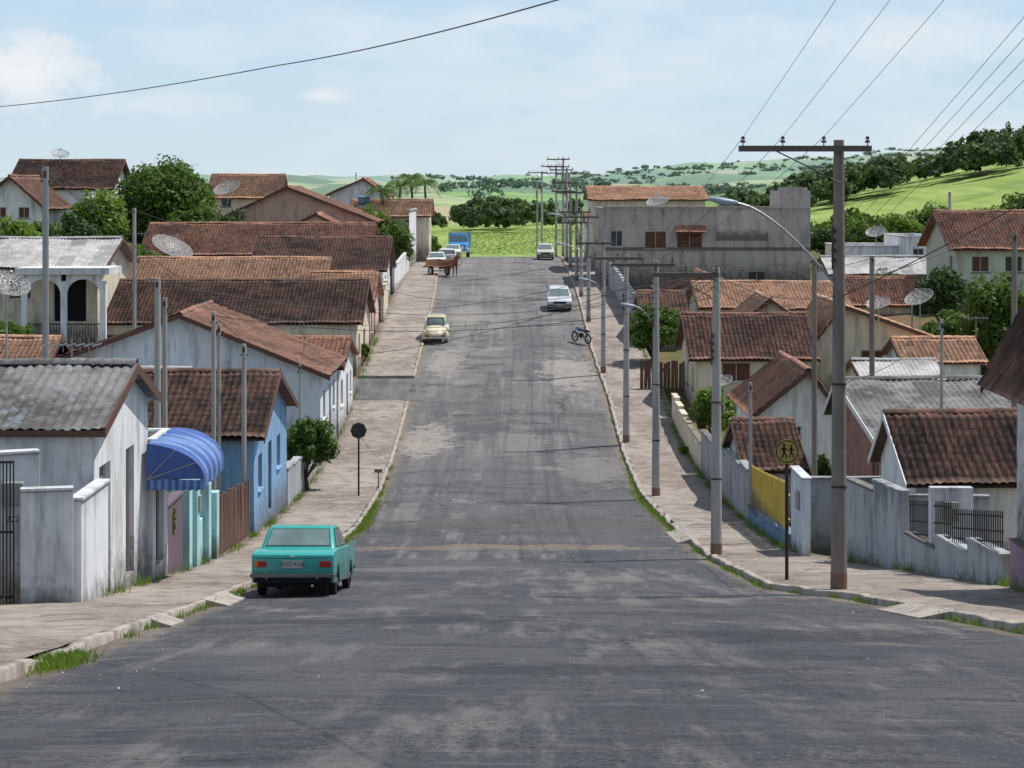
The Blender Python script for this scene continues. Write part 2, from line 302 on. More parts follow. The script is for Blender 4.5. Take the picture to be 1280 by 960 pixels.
# ------------------------------------------------------------ roofs
class Roof:
    def __init__(s): s.v=[];s.f=[];s.uv=[];s.k=0
    def patch(s,A,B,C,D,kind='tile',sag=.06):
        A,B,C,D=[np.array(p,float) for p in (A,B,C,D)]
        W=max(np.linalg.norm(B-A),np.linalg.norm(C-D)); L=(np.linalg.norm(D-A)+np.linalg.norm(C-B))/2
        nrm=np.cross(B-A,D-A); nrm/=np.linalg.norm(nrm)
        if nrm[2]<0: nrm=-nrm
        per,amp=(.22,.05) if kind=='tile' else (.2,.035)
        nu=int(W/per*5)+2; us=np.linspace(0,W,nu)
        prof_=np.abs(np.sin(us/per*math.pi))*amp if kind=='tile' else (np.sin(us/per*2*math.pi)*.5+.5)*amp
        vs=[];off=[]
        if kind=='tile':
            rl=.4; r=max(1,int(round(L/rl))); rl=L/r
            for k in range(r): vs+=[k*rl,(k+1)*rl]; off+=[.04,0]
        else:
            for k in range(9): vs.append(L*k/8); off.append(0)
        vs=np.array(vs);off=np.array(off); U=us/W; V=vs/L
        P=((1-U)[None,:,None]*(1-V)[:,None,None]*A+U[None,:,None]*(1-V)[:,None,None]*B+U[None,:,None]*V[:,None,None]*C+(1-U)[None,:,None]*V[:,None,None]*D)
        jit=RNG.normal(0,.008,(len(vs),nu)); ph=RNG.uniform(0,6,3)
        wob=.04*np.sin(us*.9+ph[0])[None,:]*np.sin(vs*1.3+ph[1])[:,None]+.018*np.sin(us*3.1+ph[2])[None,:]
        h=prof_[None,:]+off[:,None]+jit+wob- sag*np.sin(math.pi*U)[None,:]*np.sin(math.pi*np.clip(V,0,1))[:,None]
        P=P+h[:,:,None]*nrm
        s.v.append(P.reshape(-1,3)); s.f.append(gridfaces(nu,len(vs))+s.k); s.k+=nu*len(vs)
        uu,vv=np.meshgrid(us+17.3*len(s.v),vs*.9999+.001); s.uv.append(np.stack([uu.ravel(),vv.ravel()],1))
        q=np.array([A,B,C,D])-nrm*.09; s.v.append(q); s.f.append(np.array([[0,1,2,3]])+s.k); s.k+=4; s.uv.append(np.zeros((4,2)))
    def ridge(s,a,b,r=.11):
        a=Vector(a);b=Vector(b);d=(b-a); L=d.length; d.normalize(); side=d.cross(Vector((0,0,1))).normalized(); n=max(2,int(L/.4)*2)
        vs=[];uv=[]
        for i in range(n):
            t=L*i/(n-1); rr=r*(1.12 if i%2 else .95); w_=.02*math.sin(t*.8+a.x)
            for k in range(6):
                an=math.pi*k/5; p=a+d*t+side*(math.cos(an)*rr*1.2)+Vector((0,0,1))*(math.sin(an)*rr+.02+w_); vs.append(tuple(p)); uv.append((k*.01,t))
        s.v.append(np.array(vs)); s.f.append(gridfaces(6,n)+s.k); s.k+=6*n; s.uv.append(np.array(uv))
    def obj(s,mat,parent,name='roof'):
        return npmesh(name,np.concatenate(s.v),np.concatenate(s.f),mat,parent,np.concatenate(s.uv))

def panel(mb,win,org,u,n_out,W,z0,z1,holes):
    holes=[h for h in holes if h[0]>0 and h[1]<W and h[2]<z1 and h[3]>z0]
    u=Vector((u[0],u[1],0)); no=Vector((n_out[0],n_out[1],0)); o=Vector((org[0],org[1],0))
    P=lambda a,z,d=0: tuple(o+u*a+no*d+Vector((0,0,z)))
    us=sorted(set([0,W]+[h[0] for h in holes]+[h[1] for h in holes])); zs=sorted(set([z0,z1]+[h[2] for h in holes]+[h[3] for h in holes]))
    for a,b in zip(us[:-1],us[1:]):
        for c,d in zip(zs[:-1],zs[1:]):
            mu,mz=(a+b)/2,(c+d)/2
            if any(h[0]<mu<h[1] and h[3]<mz<h[2] for h in holes): continue
            mb.face([P(a,c),P(b,c),P(b,d),P(a,d)])
    for (a,b,t,bt,kind) in holes:
        dp=-.16
        for q in ([P(a,bt),P(a,bt,dp),P(a,t,dp),P(a,t)],[P(b,bt),P(b,t),P(b,t,dp),P(b,bt,dp)],[P(a,t),P(a,t,dp),P(b,t,dp),P(b,t)],[P(a,bt),P(b,bt),P(b,bt,dp),P(a,bt,dp)]): mb.face(q)
        mi={'win':0,'shut':1,'door':2,'gar':3,'open':4}[kind]
        win.face([P(a,bt,dp),P(b,bt,dp),P(b,t,dp),P(a,t,dp)],mi)
        def bar(a0,a1,c0,c1,d0=-.15,d1=-.10,mi=5):
            win.hexa([P(a0,c0,d1),P(a1,c0,d1),P(a1,c0,d0),P(a0,c0,d0),P(a0,c1,d1),P(a1,c1,d1),P(a1,c1,d0),P(a0,c1,d0)],mi)
        w=.05; bar(a,a+w,bt,t);bar(b-w,b,bt,t);bar(a+w,b-w,t-w,t)
        if kind in('win','shut'):
            bar(a+w,b-w,bt,bt+w); m=(a+b)/2; bar(m-.02,m+.02,bt+w,t-w)
            bar(a-.08,b+.08,bt-.07,bt-.005,.0,.07,6)
        if kind=='shut':
            k=bt+.1
            while k<t-.08: bar(a+w,b-w,k,k+.03,-.15,-.13,1); k+=.08
        if kind in('gar','door'):
            k=bt+.15
            while k<t-.1: bar(a+w,b-w,k,k+.02,-.155,-.14,5 if kind=='gar' else 2); k+=.22
def house(name,x0,x1,y0,y1,ze,zr,axis='x',wall=None,roof=None,oh=.4,rp=.5,front=(),left=(),right=(),kind='tile',zb=None,fasc=None,shut=None,door=None,ridge=True,flat=False,parapet=.25):
    wall=wall or WHITE; roof=roof or T_BRN; fasc=fasc or FASB
    if zb is None: zb=min(H(x0,y0),H(x1,y0),H(x0,y1),H(x1,y1))-.5
    R=root(name,((x0+x1)/2,(y0+y1)/2,zb)); w=MB(); win=MB()
    hh=lambda L:[(a,b,ze-t,ze-t-h,k) for (a,b,t,h,k) in L]
    top=ze+(parapet if flat else 0)
    panel(w,win,(x0,y0),(1,0),(0,-1),x1-x0,zb,top,hh(front))
    panel(w,win,(x1,y0),(0,1),(1,0),y1-y0,zb,top,hh(right))
    panel(w,win,(x0,y0),(0,1),(-1,0),y1-y0,zb,top,hh(left))
    panel(w,win,(x1,y1),(-1,0),(0,1),x1-x0,zb,top,[])
    if flat:
        w.face([(x0,y0,ze),(x1,y0,ze),(x1,y1,ze),(x0,y1,ze)])
        cp=MB(); t=.12
        for b in ((x0-.05,x1+.05,y0-.05,y0+t),(x0-.05,x1+.05,y1-t,y1+.05),(x0-.05,x0+t,y0+t,y1-t),(x1-t,x1+.05,y0+t,y1-t)): cp.box(b[0],b[1],b[2],b[3],top+.003,top+.08)
        cp.obj('coping',wall,R)
    else:
        rf=Roof(); fb=MB()
        if axis=='x':
            yr=y0+(y1-y0)*rp; s0=(zr-ze)/(yr-y0); s1=(zr-ze)/(y1-yr)
            for x in (x0,x1): w.face([(x,y0,ze),(x,y1,ze),(x,yr,zr)])
            zf=ze-oh*s0+.06; zk=ze-oh*s1+.06; z_r=zr+.06; a,b=x0-oh,x1+oh
            rf.patch((a,y0-oh,zf),(b,y0-oh,zf),(b,yr,z_r),(a,yr,z_r),kind)
            rf.patch((b,y1+oh,zk),(a,y1+oh,zk),(a,yr,z_r),(b,yr,z_r),kind)
            if ridge: rf.ridge((a,yr,z_r),(b,yr,z_r))
            for x,sx in ((a,-.03),(b,.03)):
                for (ya,za),(yb,zb_) in (((y0-oh,zf),(yr,z_r)),((yr,z_r),(y1+oh,zk))):
                    fb.hexa([(x,ya,za-.17),(x+sx,ya,za-.17),(x+sx,yb,zb_-.17),(x,yb,zb_-.17),(x,ya,za+.03),(x+sx,ya,za+.03),(x+sx,yb,zb_+.03),(x,yb,zb_+.03)])
            if kind!='tile': fb.box(a,b,y0-oh-.0,y0-oh+.03,zf-.16,zf-.03)
        else:
            xr=x0+(x1-x0)*rp; s0=(zr-ze)/(xr-x0); s1=(zr-ze)/(x1-xr)
            for y in (y0,y1): w.face([(x0,y,ze),(x1,y,ze),(xr,y,zr)])
            zf=ze-oh*s0+.06; zk=ze-oh*s1+.06; z_r=zr+.06; a,b=y0-oh,y1+oh
            rf.patch((x0-oh,b,zf),(x0-oh,a,zf),(xr,a,z_r),(xr,b,z_r),kind)
            rf.patch((x1+oh,a,zk),(x1+oh,b,zk),(xr,b,z_r),(xr,a,z_r),kind)
            if ridge: rf.ridge((xr,a,z_r),(xr,b,z_r))
            for y,sy in ((a,-.03),(b,.03)):
                for (xa,za),(xb,zb_) in (((x0-oh,zf),(xr,z_r)),((xr,z_r),(x1+oh,zk))):
                    fb.hexa([(xa,y,za-.17),(xb,y,zb_-.17),(xb,y+sy,zb_-.17),(xa,y+sy,za-.17),(xa,y,za+.03),(xb,y,zb_+.03),(xb,y+sy,zb_+.03),(xa,y+sy,za+.03)])
        rf.obj(roof,R); fb.obj('fascia',fasc,R)
    w.obj('walls',wall,R)
    if win.f: win.obj('windows_and_doors',[GL,shut or SHUT,door or SHUT,SHUTG,DARK,WFR,wall],R)
    return R

# ------------------------------------------------------------ ground, road, pavements
xs=np.concatenate([-np.geomspace(64,3500,46)[::-1],np.arange(-62,63,2.0),np.geomspace(64,3500,70)])
ys=np.concatenate([np.arange(-60,262,1.5),np.geomspace(264,6500,130)])
GX,GY=np.meshgrid(xs,ys); GZ=height(GX,GY)-.12
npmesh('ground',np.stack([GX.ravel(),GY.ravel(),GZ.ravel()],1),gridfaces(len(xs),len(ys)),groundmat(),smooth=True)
LKx=lambda y: np.interp(y,[0,10,20,25,42,65,91,125,147,180,210,240],[-4.9,-4.9,-5.1,-5.3,-5.7,-5.0,-5.2,-5.3,-5.6,-6.6,-7,-7])
RKx=lambda y: np.interp(y,[0,10,22,27,34,39,41,43,52,65,76,102,118,205,240],[5.2,5.3,6.9,7.35,7.0,6.65,6.0,5.5,5.5,5.2,4.9,4.9,4.6,4.9,4.9])
def strip(name,y0,y1,fa,fb,dz,mat,step=.75,nx=14,crown=0,rough=0):
    yy=np.arange(y0,y1+.001,step); t=np.linspace(0,1,nx); A=fa(yy)[:,None];B=fb(yy)[:,None]
    Xx=A*(1-t)+B*t; Yy=np.repeat(yy[:,None],nx,1); Zz=prof(Yy)+dz+crown*np.sin(math.pi*t)[None,:]
    if rough: Zz=Zz+rough*(np.sin(Xx*2.1+Yy*.7)+np.sin(Xx*1.1-Yy*1.9))
    uv=np.stack([np.repeat(t[None,:],len(yy),0).ravel(),Yy.ravel()],1)
    return npmesh(name,np.stack([Xx.ravel(),Yy.ravel(),Zz.ravel()],1),gridfaces(nx,len(yy)),mat,uv=uv,smooth=True)
strip('road',-40,235,lambda y:LKx(y)-.05,lambda y:RKx(y)+.05,0,ASPH,.75,24,.07,.008)
t=np.arange(-60,-4.9,1.0); yy=np.linspace(101.6,107.8,8); A,B=np.meshgrid(t,yy); npmesh('side_street',np.stack([A.ravel(),B.ravel(),height(A,B).ravel()+.012],1),gridfaces(len(t),len(yy)),ASPH,uv=np.full((A.size,2),.5),smooth=True)
def pave(side,y0,y1,outer):
    fk=LKx if side<0 else RKx
    R=root('pavement',(side*6.5,(y0+y1)/2,float(prof((y0+y1)/2))))
    o=strip('slab',y0,y1,lambda y:fk(y)+side*.16,lambda y:outer(y),.125,PAVE,.75,8,0,.010); adopt(o,R)
    yy=np.arange(y0,y1+.001,.5); pts=[]
    jit=RNG.normal(0,.018,len(yy)); drop=np.where(RNG.random(len(yy))<.07,-.07,0); fall=np.where((np.floor(yy/9)%5==2)&(RNG.random(len(yy))<.5),-.05,0)
    for d,h in ((0,-.1),(0.0,.12),(.02,.14),(.165,.14),(.165,.0)):
        pts.append(np.stack([fk(yy)+side*d+jit,yy,prof(yy)+h+jit*.6+(drop+fall if h>.1 else 0)],1))
    P=np.stack(pts,1).reshape(-1,3); npmesh('kerb',P,gridfaces(5,len(yy)),KERB,R)
    e=MB()
    for y in (y0,y1): e.face([(float(fk(y)),y,H(fk(y),y)-.1),(float(outer(y)),y,H(0,y)-.1),(float(outer(y)),y,H(0,y)+.125),(float(fk(y)),y,H(0,y)+.135)])
    e.obj('kerb_end',KERB,R)
Lo=lambda y:np.interp(y,[0,34.5,36,43,100,147,180,235],[-9.6,-9.4,-8.0,-8.0,-8.2,-8.6,-9.2,-9.5])
Ro=lambda y:np.interp(y,[0,38,43,52,57,110,235],[10.5,10.5,10.6,9.2,8.0,7.9,7.6])
pave(-1,-30,101.25,Lo); pave(-1,108,234,Lo); pave(1,-30,234,Ro)
def ramp(side,y0,y1,w=.55):
    fk=LKx if side<0 else RKx; R=root('driveway_ramp',(float(fk(y0)),y0,H(0,y0))); m=MB(); n=4
    for k in range(n):
        a=y0+(y1-y0)*k/n;b=y0+(y1-y0)*(k+1)/n; xa,xb=float(fk(a)),float(fk(b)); za,zb=float(prof(a)),float(prof(b))
        m.hexa([(xa-side*w,a,za-.05),(xa+side*.1,a,za-.05),(xb+side*.1,b,zb-.05),(xb-side*w,b,zb-.05),(xa-side*w,a,za+.03),(xa+side*.1,a,za+.155),(xb+side*.1,b,zb+.155),(xb-side*w,b,zb+.03)])
    m.obj('slab',KERB,R)
ramp(1,32.3,35.2,.5); ramp(-1,36.5,39.5,.4); ramp(1,60,63.5,.35); ramp(-1,30,31.5,.3)

# ------------------------------------------------------------ foliage
def leaves(c,r,n,size,clumps=40,flat=1.0,seed=0,hollow=.55):
    g=np.random.default_rng(seed); c=np.array(c,float); r=np.array(r,float)
    d=g.normal(size=(clumps,3)); d/=np.linalg.norm(d,axis=1)[:,None]; d[:,2]=np.where(d[:,2]<-.45,-d[:,2],d[:,2])
    rad=g.uniform(hollow,1,(clumps,1)); cc=d*rad*.8; cr=g.uniform(.16,.36,clumps)
    k=g.integers(0,clumps,n); e=g.normal(size=(n,3)); e/=np.linalg.norm(e,axis=1)[:,None]
    p=cc[k]+e*(cr[k]*g.uniform(.55,1.05,n)**.6)[:,None]; p=c+p*r
    nn=e+g.normal(size=(n,3))*.7+np.array([0,0,.35]); nn/=np.linalg.norm(nn,axis=1)[:,None]
    a=np.cross(nn,g.normal(size=(n,3))); a/=np.linalg.norm(a,axis=1)[:,None]; b=np.cross(nn,a)
    s=(size*g.uniform(.6,1.3,n))[:,None]; L=a*s; Wd=b*s*.55
    v=np.stack([p-L,p-Wd*1.0+L*.1,p+L,p+Wd+L*.1],1).reshape(-1,3); return v
def quads(n): return np.arange(n*4).reshape(-1,4)
def tree(name,x,y,zb,hgt,r,mat=LEAF,n=7000,size=.16,trunk=.2,cz=.62,rz=None,seed=1,clumps=55,hollow=.55):
    R=root(name,(x,y,zb)); g=random.Random(seed); t=MB(); rz=rz or hgt*(1-cz)
    c=Vector((x,y,zb+hgt-rz)); fork=Vector((x+g.uniform(-.2,.2),y,zb+max(.3,(hgt-rz*2)*.9+.3)))
    t.cyl((x,y,zb-.3),fork,trunk,trunk*.7,9)
    for i in range(8):
        a=i*.785+g.uniform(-.3,.3); e=c+Vector((math.cos(a)*r*.7,math.sin(a)*r*.7,g.uniform(-.4,.6)*rz)); m=fork.lerp(e,.5)+Vector((0,0,.25))
        t.cyl(fork,m,trunk*.5,trunk*.3,6); t.cyl(m,e,trunk*.3,trunk*.08,5)
    t.obj('trunk',BARK,R,smooth=True)
    npmesh('crown',leaves(c,(r,r,rz),n,size,clumps,seed=seed,hollow=hollow),quads(n),mat,R)
def shrub(x,y,z,r,h,mat=LEAF,n=1500,size=.1,seed=1,name='shrub'):
    R=root(name,(x,y,z)); t=MB()
    for i in range(5): a=i*1.26; t.cyl((x,y,z-.1),(x+math.cos(a)*r*.5,y+math.sin(a)*r*.5,z+h*.6),.03,.01,5)
    t.obj('stems',BARK,R); npmesh('foliage',leaves((x,y,z+h*.5),(r,r,h*.55),n,size,18,seed=seed,hollow=.2),quads(n),mat,R)
def palm(x,y,zb,hgt,fr=2.2,seed=1):
    g=random.Random(seed); R=root('palm_tree',(x,y,zb)); t=MB(); p=Vector((x,y,zb-.2)); lean=g.uniform(-.5,.5)
    for k in range(6):
        q=Vector((x+lean*((k+1)/6)**2,y,zb+hgt*(k+1)/6)); t.cyl(p,q,.17-.012*k,.165-.012*k,8); p=q
    t.obj('trunk',BARK,R,smooth=True); l=MB()
    for i in range(17):
        a=i*2.4; el=g.uniform(.3,1.35); dv=Vector((math.cos(a),math.sin(a),0)); s=dv.cross(Vector((0,0,1)))
        pts=[]
        for k in range(9):
            u=k/8; pts.append(p+dv*(fr*u*(.45+.45*math.cos(el)))+Vector((0,0,fr*(math.sin(el)*u*1.0-.85*u*u))))
        for k in range(8):
            a0,b0=pts[k],pts[k+1]; l.face([a0-s*.02,a0+s*.02,b0+s*.02,b0-s*.02])
            for q in range(3):
                m=a0.lerp(b0,(q+.5)/3); ln=.6*math.sin(math.pi*min(1,(k+1+q/3)/9.5))+.1
                for sg in (-1,1):
                    tip=m+s*(sg*ln*.6)+Vector((0,0,-ln*.6))+(b0-a0)*.8; l.face([m,m+(b0-a0)*.22,tip])
    l.obj('fronds',LEAF,R)
def forest(name,spots,mat,per=260,seed=3):
    V=[]
    for i,(x,y,r,h) in enumerate(spots):
        z=H(x,y); V.append(leaves((x,y,z+h*.52),(r,r,h*.52),per,r*.17,14,seed=seed*1000+i,hollow=.3))
    V=np.concatenate(V); npmesh(name,V,quads(len(V)//4),mat)
rg=random.Random(5)
sp=[]
for i in range(60):
    D=rg.uniform(490,540); b=rg.uniform(1000,1300); sp.append((X(b,D),D,rg.uniform(3.0,6.5),rg.uniform(4,9)*(1.0+.35*(b>1200))))
for c in (1015,1060,1100,1215,1250):
    for i in range(7): D=rg.uniform(470,500); b=c+rg.uniform(-22,22); sp.append((X(b,D),D,rg.uniform(3.5,6),rg.uniform(6,9.5)))
for i in range(22):
    D=rg.uniform(440,480); b=rg.uniform(900,1060); sp.append((X(b,D),D,rg.uniform(3,5),rg.uniform(4,8)))
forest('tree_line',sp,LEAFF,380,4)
sp=[]
for i in range(46):
    D=rg.uniform(520,640); b=rg.uniform(520,760); sp.append((X(b,D),D,rg.uniform(2.5,5),rg.uniform(4,8)))
for i in range(13):
    D=rg.uniform(540,600); b=rg.uniform(590,650); sp.append((X(b,D),D,rg.uniform(4,6),rg.uniform(7,10.5)))
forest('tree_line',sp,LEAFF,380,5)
sp=[]
for i in range(70):
    D=rg.uniform(230,300); b=rg.choice([rg.uniform(-40,560),rg.uniform(300,560),rg.uniform(860,1080)]); sp.append((X(b,D),D,rg.uniform(2,3.2),rg.uniform(3,5.5)))
forest('tree_line',sp,LEAF,340,6)
sp=[]
for i in range(150):
    D=rg.uniform(1100,3900); b=rg.uniform(500,1300); sp.append((X(b,D)+rg.uniform(-20,20),D,rg.uniform(5,10),rg.uniform(5,9)))
for c in range(26):
    D=rg.uniform(1100,3900); b=rg.uniform(520,1290); st=rg.uniform(.02,.05)
    for i in range(16): sp.append((X(b,D)+rg.uniform(-1,1)*D*st,D+rg.uniform(-40,40),rg.uniform(6,12),rg.uniform(5,10)))
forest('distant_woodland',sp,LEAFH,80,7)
sp=[]
for r_ in range(16):
    D=350+r_*11
    for k in range(40): sp.append((X(585,D)+k*.9+rg.uniform(-.3,.3),D+rg.uniform(-.5,.5),.7,.8))
forest('crop_rows',sp,LEAFB,20,8)

tree('broadleaf_tree',X(205,165),165,H(-28,165)-3.2,10.4,4.8,LEAF,26000,.2,.3,.5,4.5,seed=2,clumps=170,hollow=.35)
tree('broadleaf_tree',X(125,150),150,H(-30,150)-1,5.5,3.0,LEAFB,6000,.2,.2,.5,seed=3,hollow=.3)
tree('broadleaf_tree',X(165,128),128,H(-24,128)-1.6,4.9,2.8,LEAF,8000,.16,.2,.5,seed=9,hollow=.3)
tree('broadleaf_tree',X(240,158),158,H(-25,158)-1.2,5.4,2.8,LEAF,8000,.16,.2,.5,seed=19,hollow=.3)
tree('broadleaf_tree',X(60,135),135,H(-31,135)-2,5.0,2.6,LEAF,5000,.17,.2,.5,seed=10,hollow=.3)
tree('broadleaf_tree',X(15,125),125,H(-31,125)-1.5,5.6,2.6,LEAFB,5000,.17,.2,.5,seed=20,hollow=.3)
tree('broadleaf_tree',X(818,112),112,H(8,112),3.5,1.8,LEAF,8000,.12,.13,.45,1.7,seed=4,hollow=.3)
tree('broadleaf_tree',X(1250,104),104,H(25,104),5.9,2.3,LEAF,12000,.15,.2,.5,2.9,seed=5,hollow=.3)
tree('broadleaf_tree',X(1178,118),118,H(25,118),4.2,1.9,LEAFD,6000,.14,.15,.5,seed=6,hollow=.3)
tree('broadleaf_tree',X(895,90),90,H(9,90),3.0,1.2,LEAFB,4500,.12,.1,.5,seed=7,hollow=.3)
tree('broadleaf_tree',X(386,77),77,H(-8.8,77),3.1,1.15,LEAF,8000,.09,.1,.5,1.4,seed=8,hollow=.3)
tree('broadleaf_tree',X(488,168),168,H(-9,168),4.8,2.0,LEAF,6000,.14,.15,.5,seed=12,hollow=.3)
tree('broadleaf_tree',X(465,180),180,H(-12,180),5.8,2.2,LEAFB,5000,.16,.15,.5,seed=13,hollow=.3)
tree('broadleaf_tree',X(505,215),215,H(-11,215),6.5,2.6,LEAF,5000,.18,.15,.5,seed=33,hollow=.3)
for i,(b,D,h,r,m_) in enumerate(((1085,175,4,2.6,LEAF),(1035,172,3.8,2.6,LEAFD),(1125,185,3.8,2.6,LEAFB),(1165,190,4.5,2.8,LEAF),(1240,170,4.2,2.6,LEAFB),(1275,175,5,2.8,LEAF),(1205,165,3.2,2,LEAFD),(905,188,5,2.8,LEAFD),(950,185,5.4,3,LEAF),(1060,146,2.6,1.6,LEAF),(1185,112,3.4,1.5,LEAF),(1222,108,3.0,1.3,LEAFD),(90,130,5.5,2.4,LEAFD),(288,166,4.8,2.0,LEAFD),(430,184,6.0,2.2,LEAF),(395,190,6.0,2.4,LEAFD),(10,100,4.0,2.0,LEAF))):
    tree('broadleaf_tree',X(b,D),D,H(X(b,D),D)-.8,h,r,m_,4000,.17,.15,.5,seed=40+i,hollow=.3)
tree('broadleaf_tree',X(320,84),86,H(-10.5,84),4.5,1.0,LEAFD,3500,.10,.08,.6,seed=16,hollow=.3)
palm(X(518,200),200,H(-10,200),7.9,2.4,1); palm(X(495,196),196,H(-12,196),7.2,2.3,2); palm(X(534,207),207,H(-10,207),7.6,2.3,3); palm(X(481,190),190,H(-12,190),6.8,2.2,4)
for (b,D,r,h,m) in ((200,47.5,.55,1.9,LEAFB),(1045,96,.9,1.6,LEAFB),(860,88,.5,.5,LEAFB),(178,66,.7,3.0,LEAFD),(60,76,.9,1.6,LEAFB),(1110,135,1.6,2.0,LEAF),(1150,88,.8,1.5,LEAF),(150,70,.8,2.6,LEAFD),(1225,66,.8,1.8,LEAF),(1000,92,.8,1.8,LEAF),(1060,112,1.2,2.2,LEAFB),(455,113,.4,1.0,LEAF),(70,73,1,2.4,LEAFD),(1030,70,.6,1.9,LEAF),(930,78,.6,1.6,LEAFB),(1150,78,.9,2.2,LEAFD)):
    x=X(b,D); shrub(x,D,H(x,D),r,h,m,2200,.085,seed=int(b))
def tufts(name,spots,mat):
    wv=[]
    for (x,y,z,h) in spots:
        a=rg.uniform(0,6.28); w=.010; lx,ly=rg.gauss(0,.4)*h,rg.gauss(0,.4)*h; ca,sa=w*math.cos(a),w*math.sin(a)
        wv+=[(x-ca,y-sa,z),(x+ca,y+sa,z),(x+lx+ca*.3,y+ly,z+h),(x+lx-ca*.3,y+ly,z+h)]
    npmesh(name,wv,quads(len(wv)//4),mat)
cl=[]
for i in range(330):
    side=rg.choice([-1,1]); y=rg.choice([rg.gauss(74,7),rg.gauss(66,4),rg.uniform(26,130),rg.uniform(26,70)])
    x=float(RKx(y))-.04 if side>0 else float(LKx(y))+.04
    for k in range(rg.randint(10,45)):
        yy_=y+rg.gauss(0,.22); cl.append((x+rg.gauss(0,.06),yy_,float(prof(yy_)),rg.uniform(.03,.14)))
for k in range(1600): yy_=rg.gauss(22.6,.6); cl.append((float(LKx(yy_))+.08+rg.gauss(0,.13),yy_,float(prof(yy_)),rg.uniform(.04,.13)))
for k in range(1600): yy_=rg.gauss(67,4); cl.append((float(LKx(yy_))+.12+rg.gauss(0,.15),yy_,float(prof(yy_)),rg.uniform(.04,.16)))
for k in range(1600): yy_=rg.gauss(73,5); cl.append((float(RKx(yy_))-.1+rg.gauss(0,.13),yy_,float(prof(yy_)),rg.uniform(.04,.16)))
for i in range(260):
    y=rg.uniform(30,120); s_=rg.choice([-1,1,1]); x=float(Lo(y))+.12 if s_<0 else float(Ro(y))-.2
    for k in range(rg.randint(8,35)): yy_=y+rg.gauss(0,.25); cl.append((x-s_*abs(rg.gauss(0,.12)),yy_,float(prof(yy_))+.11,rg.uniform(.05,.28)))
tufts('grass_tufts',cl,LEAFB)
m=MB()
for i in range(1500):
    y=rg.uniform(14,70); s_=rg.choice([-1,1]); e=abs(rg.gauss(0,.5)); x=(float(LKx(y))+.1+e) if s_<0 else (float(RKx(y))-.1-e)
    if i%3==0: x=rg.uniform(float(LKx(y)),float(RKx(y)))
    z=float(prof(y))+.06*math.sin(math.pi*(x-float(LKx(y)))/(float(RKx(y))-float(LKx(y)))); r=rg.uniform(.008,.024); q=[(x+r*rg.uniform(.6,1.2)*math.cos(a),y+r*rg.uniform(.6,1.2)*math.sin(a),z) for a in (0,1.57,3.14,4.71)]; tp_=(x,y,z+r*.9)
    for k in range(4): m.face([q[k],q[(k+1)%4],tp_],1 if rg.random()<.08 else 0)
m.obj('road_grit',[plain('grit',(.20,.18,.16),.9),plain('litter',(.6,.6,.58),.7)])

# ------------------------------------------------------------ LEFT HOUSES
house('white_house',-19,-8.05,38.5,44.2,-4.6,-3.75,'x',WHITE,T_GRY,.25,.55,front=[(7.2,8.2,.7,1.0,'win')],right=[(.5,1.6,.85,2.9,'gar'),(3.2,4.1,.85,2.7,'door')],kind='corr')
house('blue_house',-13.0,-8.0,62,71,-7.65,-6.15,'x',BLUEW,T_OLD,.35,.45,front=[(2.4,3.3,.6,1.1,'win')],right=[(1,2,.8,1.1,'shut'),(3.6,4.5,.7,2.3,'door'),(6,7,.8,1.1,'shut')])
house('pale_blue_house',-20.5,-8.05,84,91.8,-7.75,-5.35,'y',PALEB,T_BRN,.45,.53,front=[(2,3,.8,1,'win'),(8,9,.9,1,'win')],right=[(1.2,2.2,.9,1.2,'shut'),(4,4.9,.9,2.4,'door'),(5.8,6.8,.9,1.2,'shut')])
house('white_house',-15,-8.0,92.2,100.5,-8.3,-7.3,'x',WHITE,T_MID,.25,.5,right=[(1.2,2.4,.7,1.2,'shut'),(4.4,5.4,.7,2.3,'door'),(6.5,7.3,.7,1.1,'win')],door=DOORB)
house('cream_house',-24.4,-8.5,109.2,119,-7.3,-5.35,'x',CREAM,T_OLD,.35,.5,front=[(2,3.1,.7,1.1,'shut'),(8.4,9.5,.7,1.1,'shut'),(13,14,.7,1.1,'win')],right=[(1.5,2.6,.8,1.2,'shut'),(5,6.6,.8,2.3,'gar')])
house('pink_house',X(390,121),-8.5,119.6,127.5,-6.7,-5.3,'x',PINK,T_ORG,.3,.5,right=[(1,2,.8,1.2,'shut'),(3.6,4.6,.7,2.1,'door')])
house('orange_roof_house',X(112,124),X(402,124),122,131,-6.2,-4.5,'x',CREAM,T_ORG,.4,.5)
house('brown_roof_house',X(325,140),-8.9,136,146,-5.55,-3.6,'x',WHITE,T_OLD,.4,.6,right=[(1,2.2,.6,1.1,'shut'),(4,5.4,.6,1.8,'gar'),(7,8,.6,1.1,'win')])
house('white_house',X(180,150),X(458,150),150,159,-4.9,-2.8,'x',WHITE,T_MID,.4,.5)
house('gable_house',X(272,172),X(466,172),172,182,-2.8,.05,'y',PEACH,T_BRN,.5,.45,front=[(2.5,3.6,-.4,.9,'shut'),(6.5,8,.3,1.2,'shut')])
house('small_house',X(365,166),X(425,166),166,171,-3.2,-2.2,'y',PEACH,T_MID,.3,.5)
house('hillside_house',X(264,200),X(346,200),200,207,-.8,1.3,'x',CREAM,T_ORG,.5,.5,front=[(1,2,.2,.9,'win')])
house('far_white_house',X(412,200),X(482,200),200,208,-.6,.9,'y',WHITE,T_MID,.4,.6,front=[(1.2,2.2,.0,.9,'shut')])
house('far_white_house',X(440,188),X(536,188),188,194,-2.6,-1.2,'x',CREAM,T_ORG,.3,.5,front=[(3,4,.4,.8,'shut'),(5,5.8,.4,.8,'shut')],right=[(1,2,.5,1,'win')])
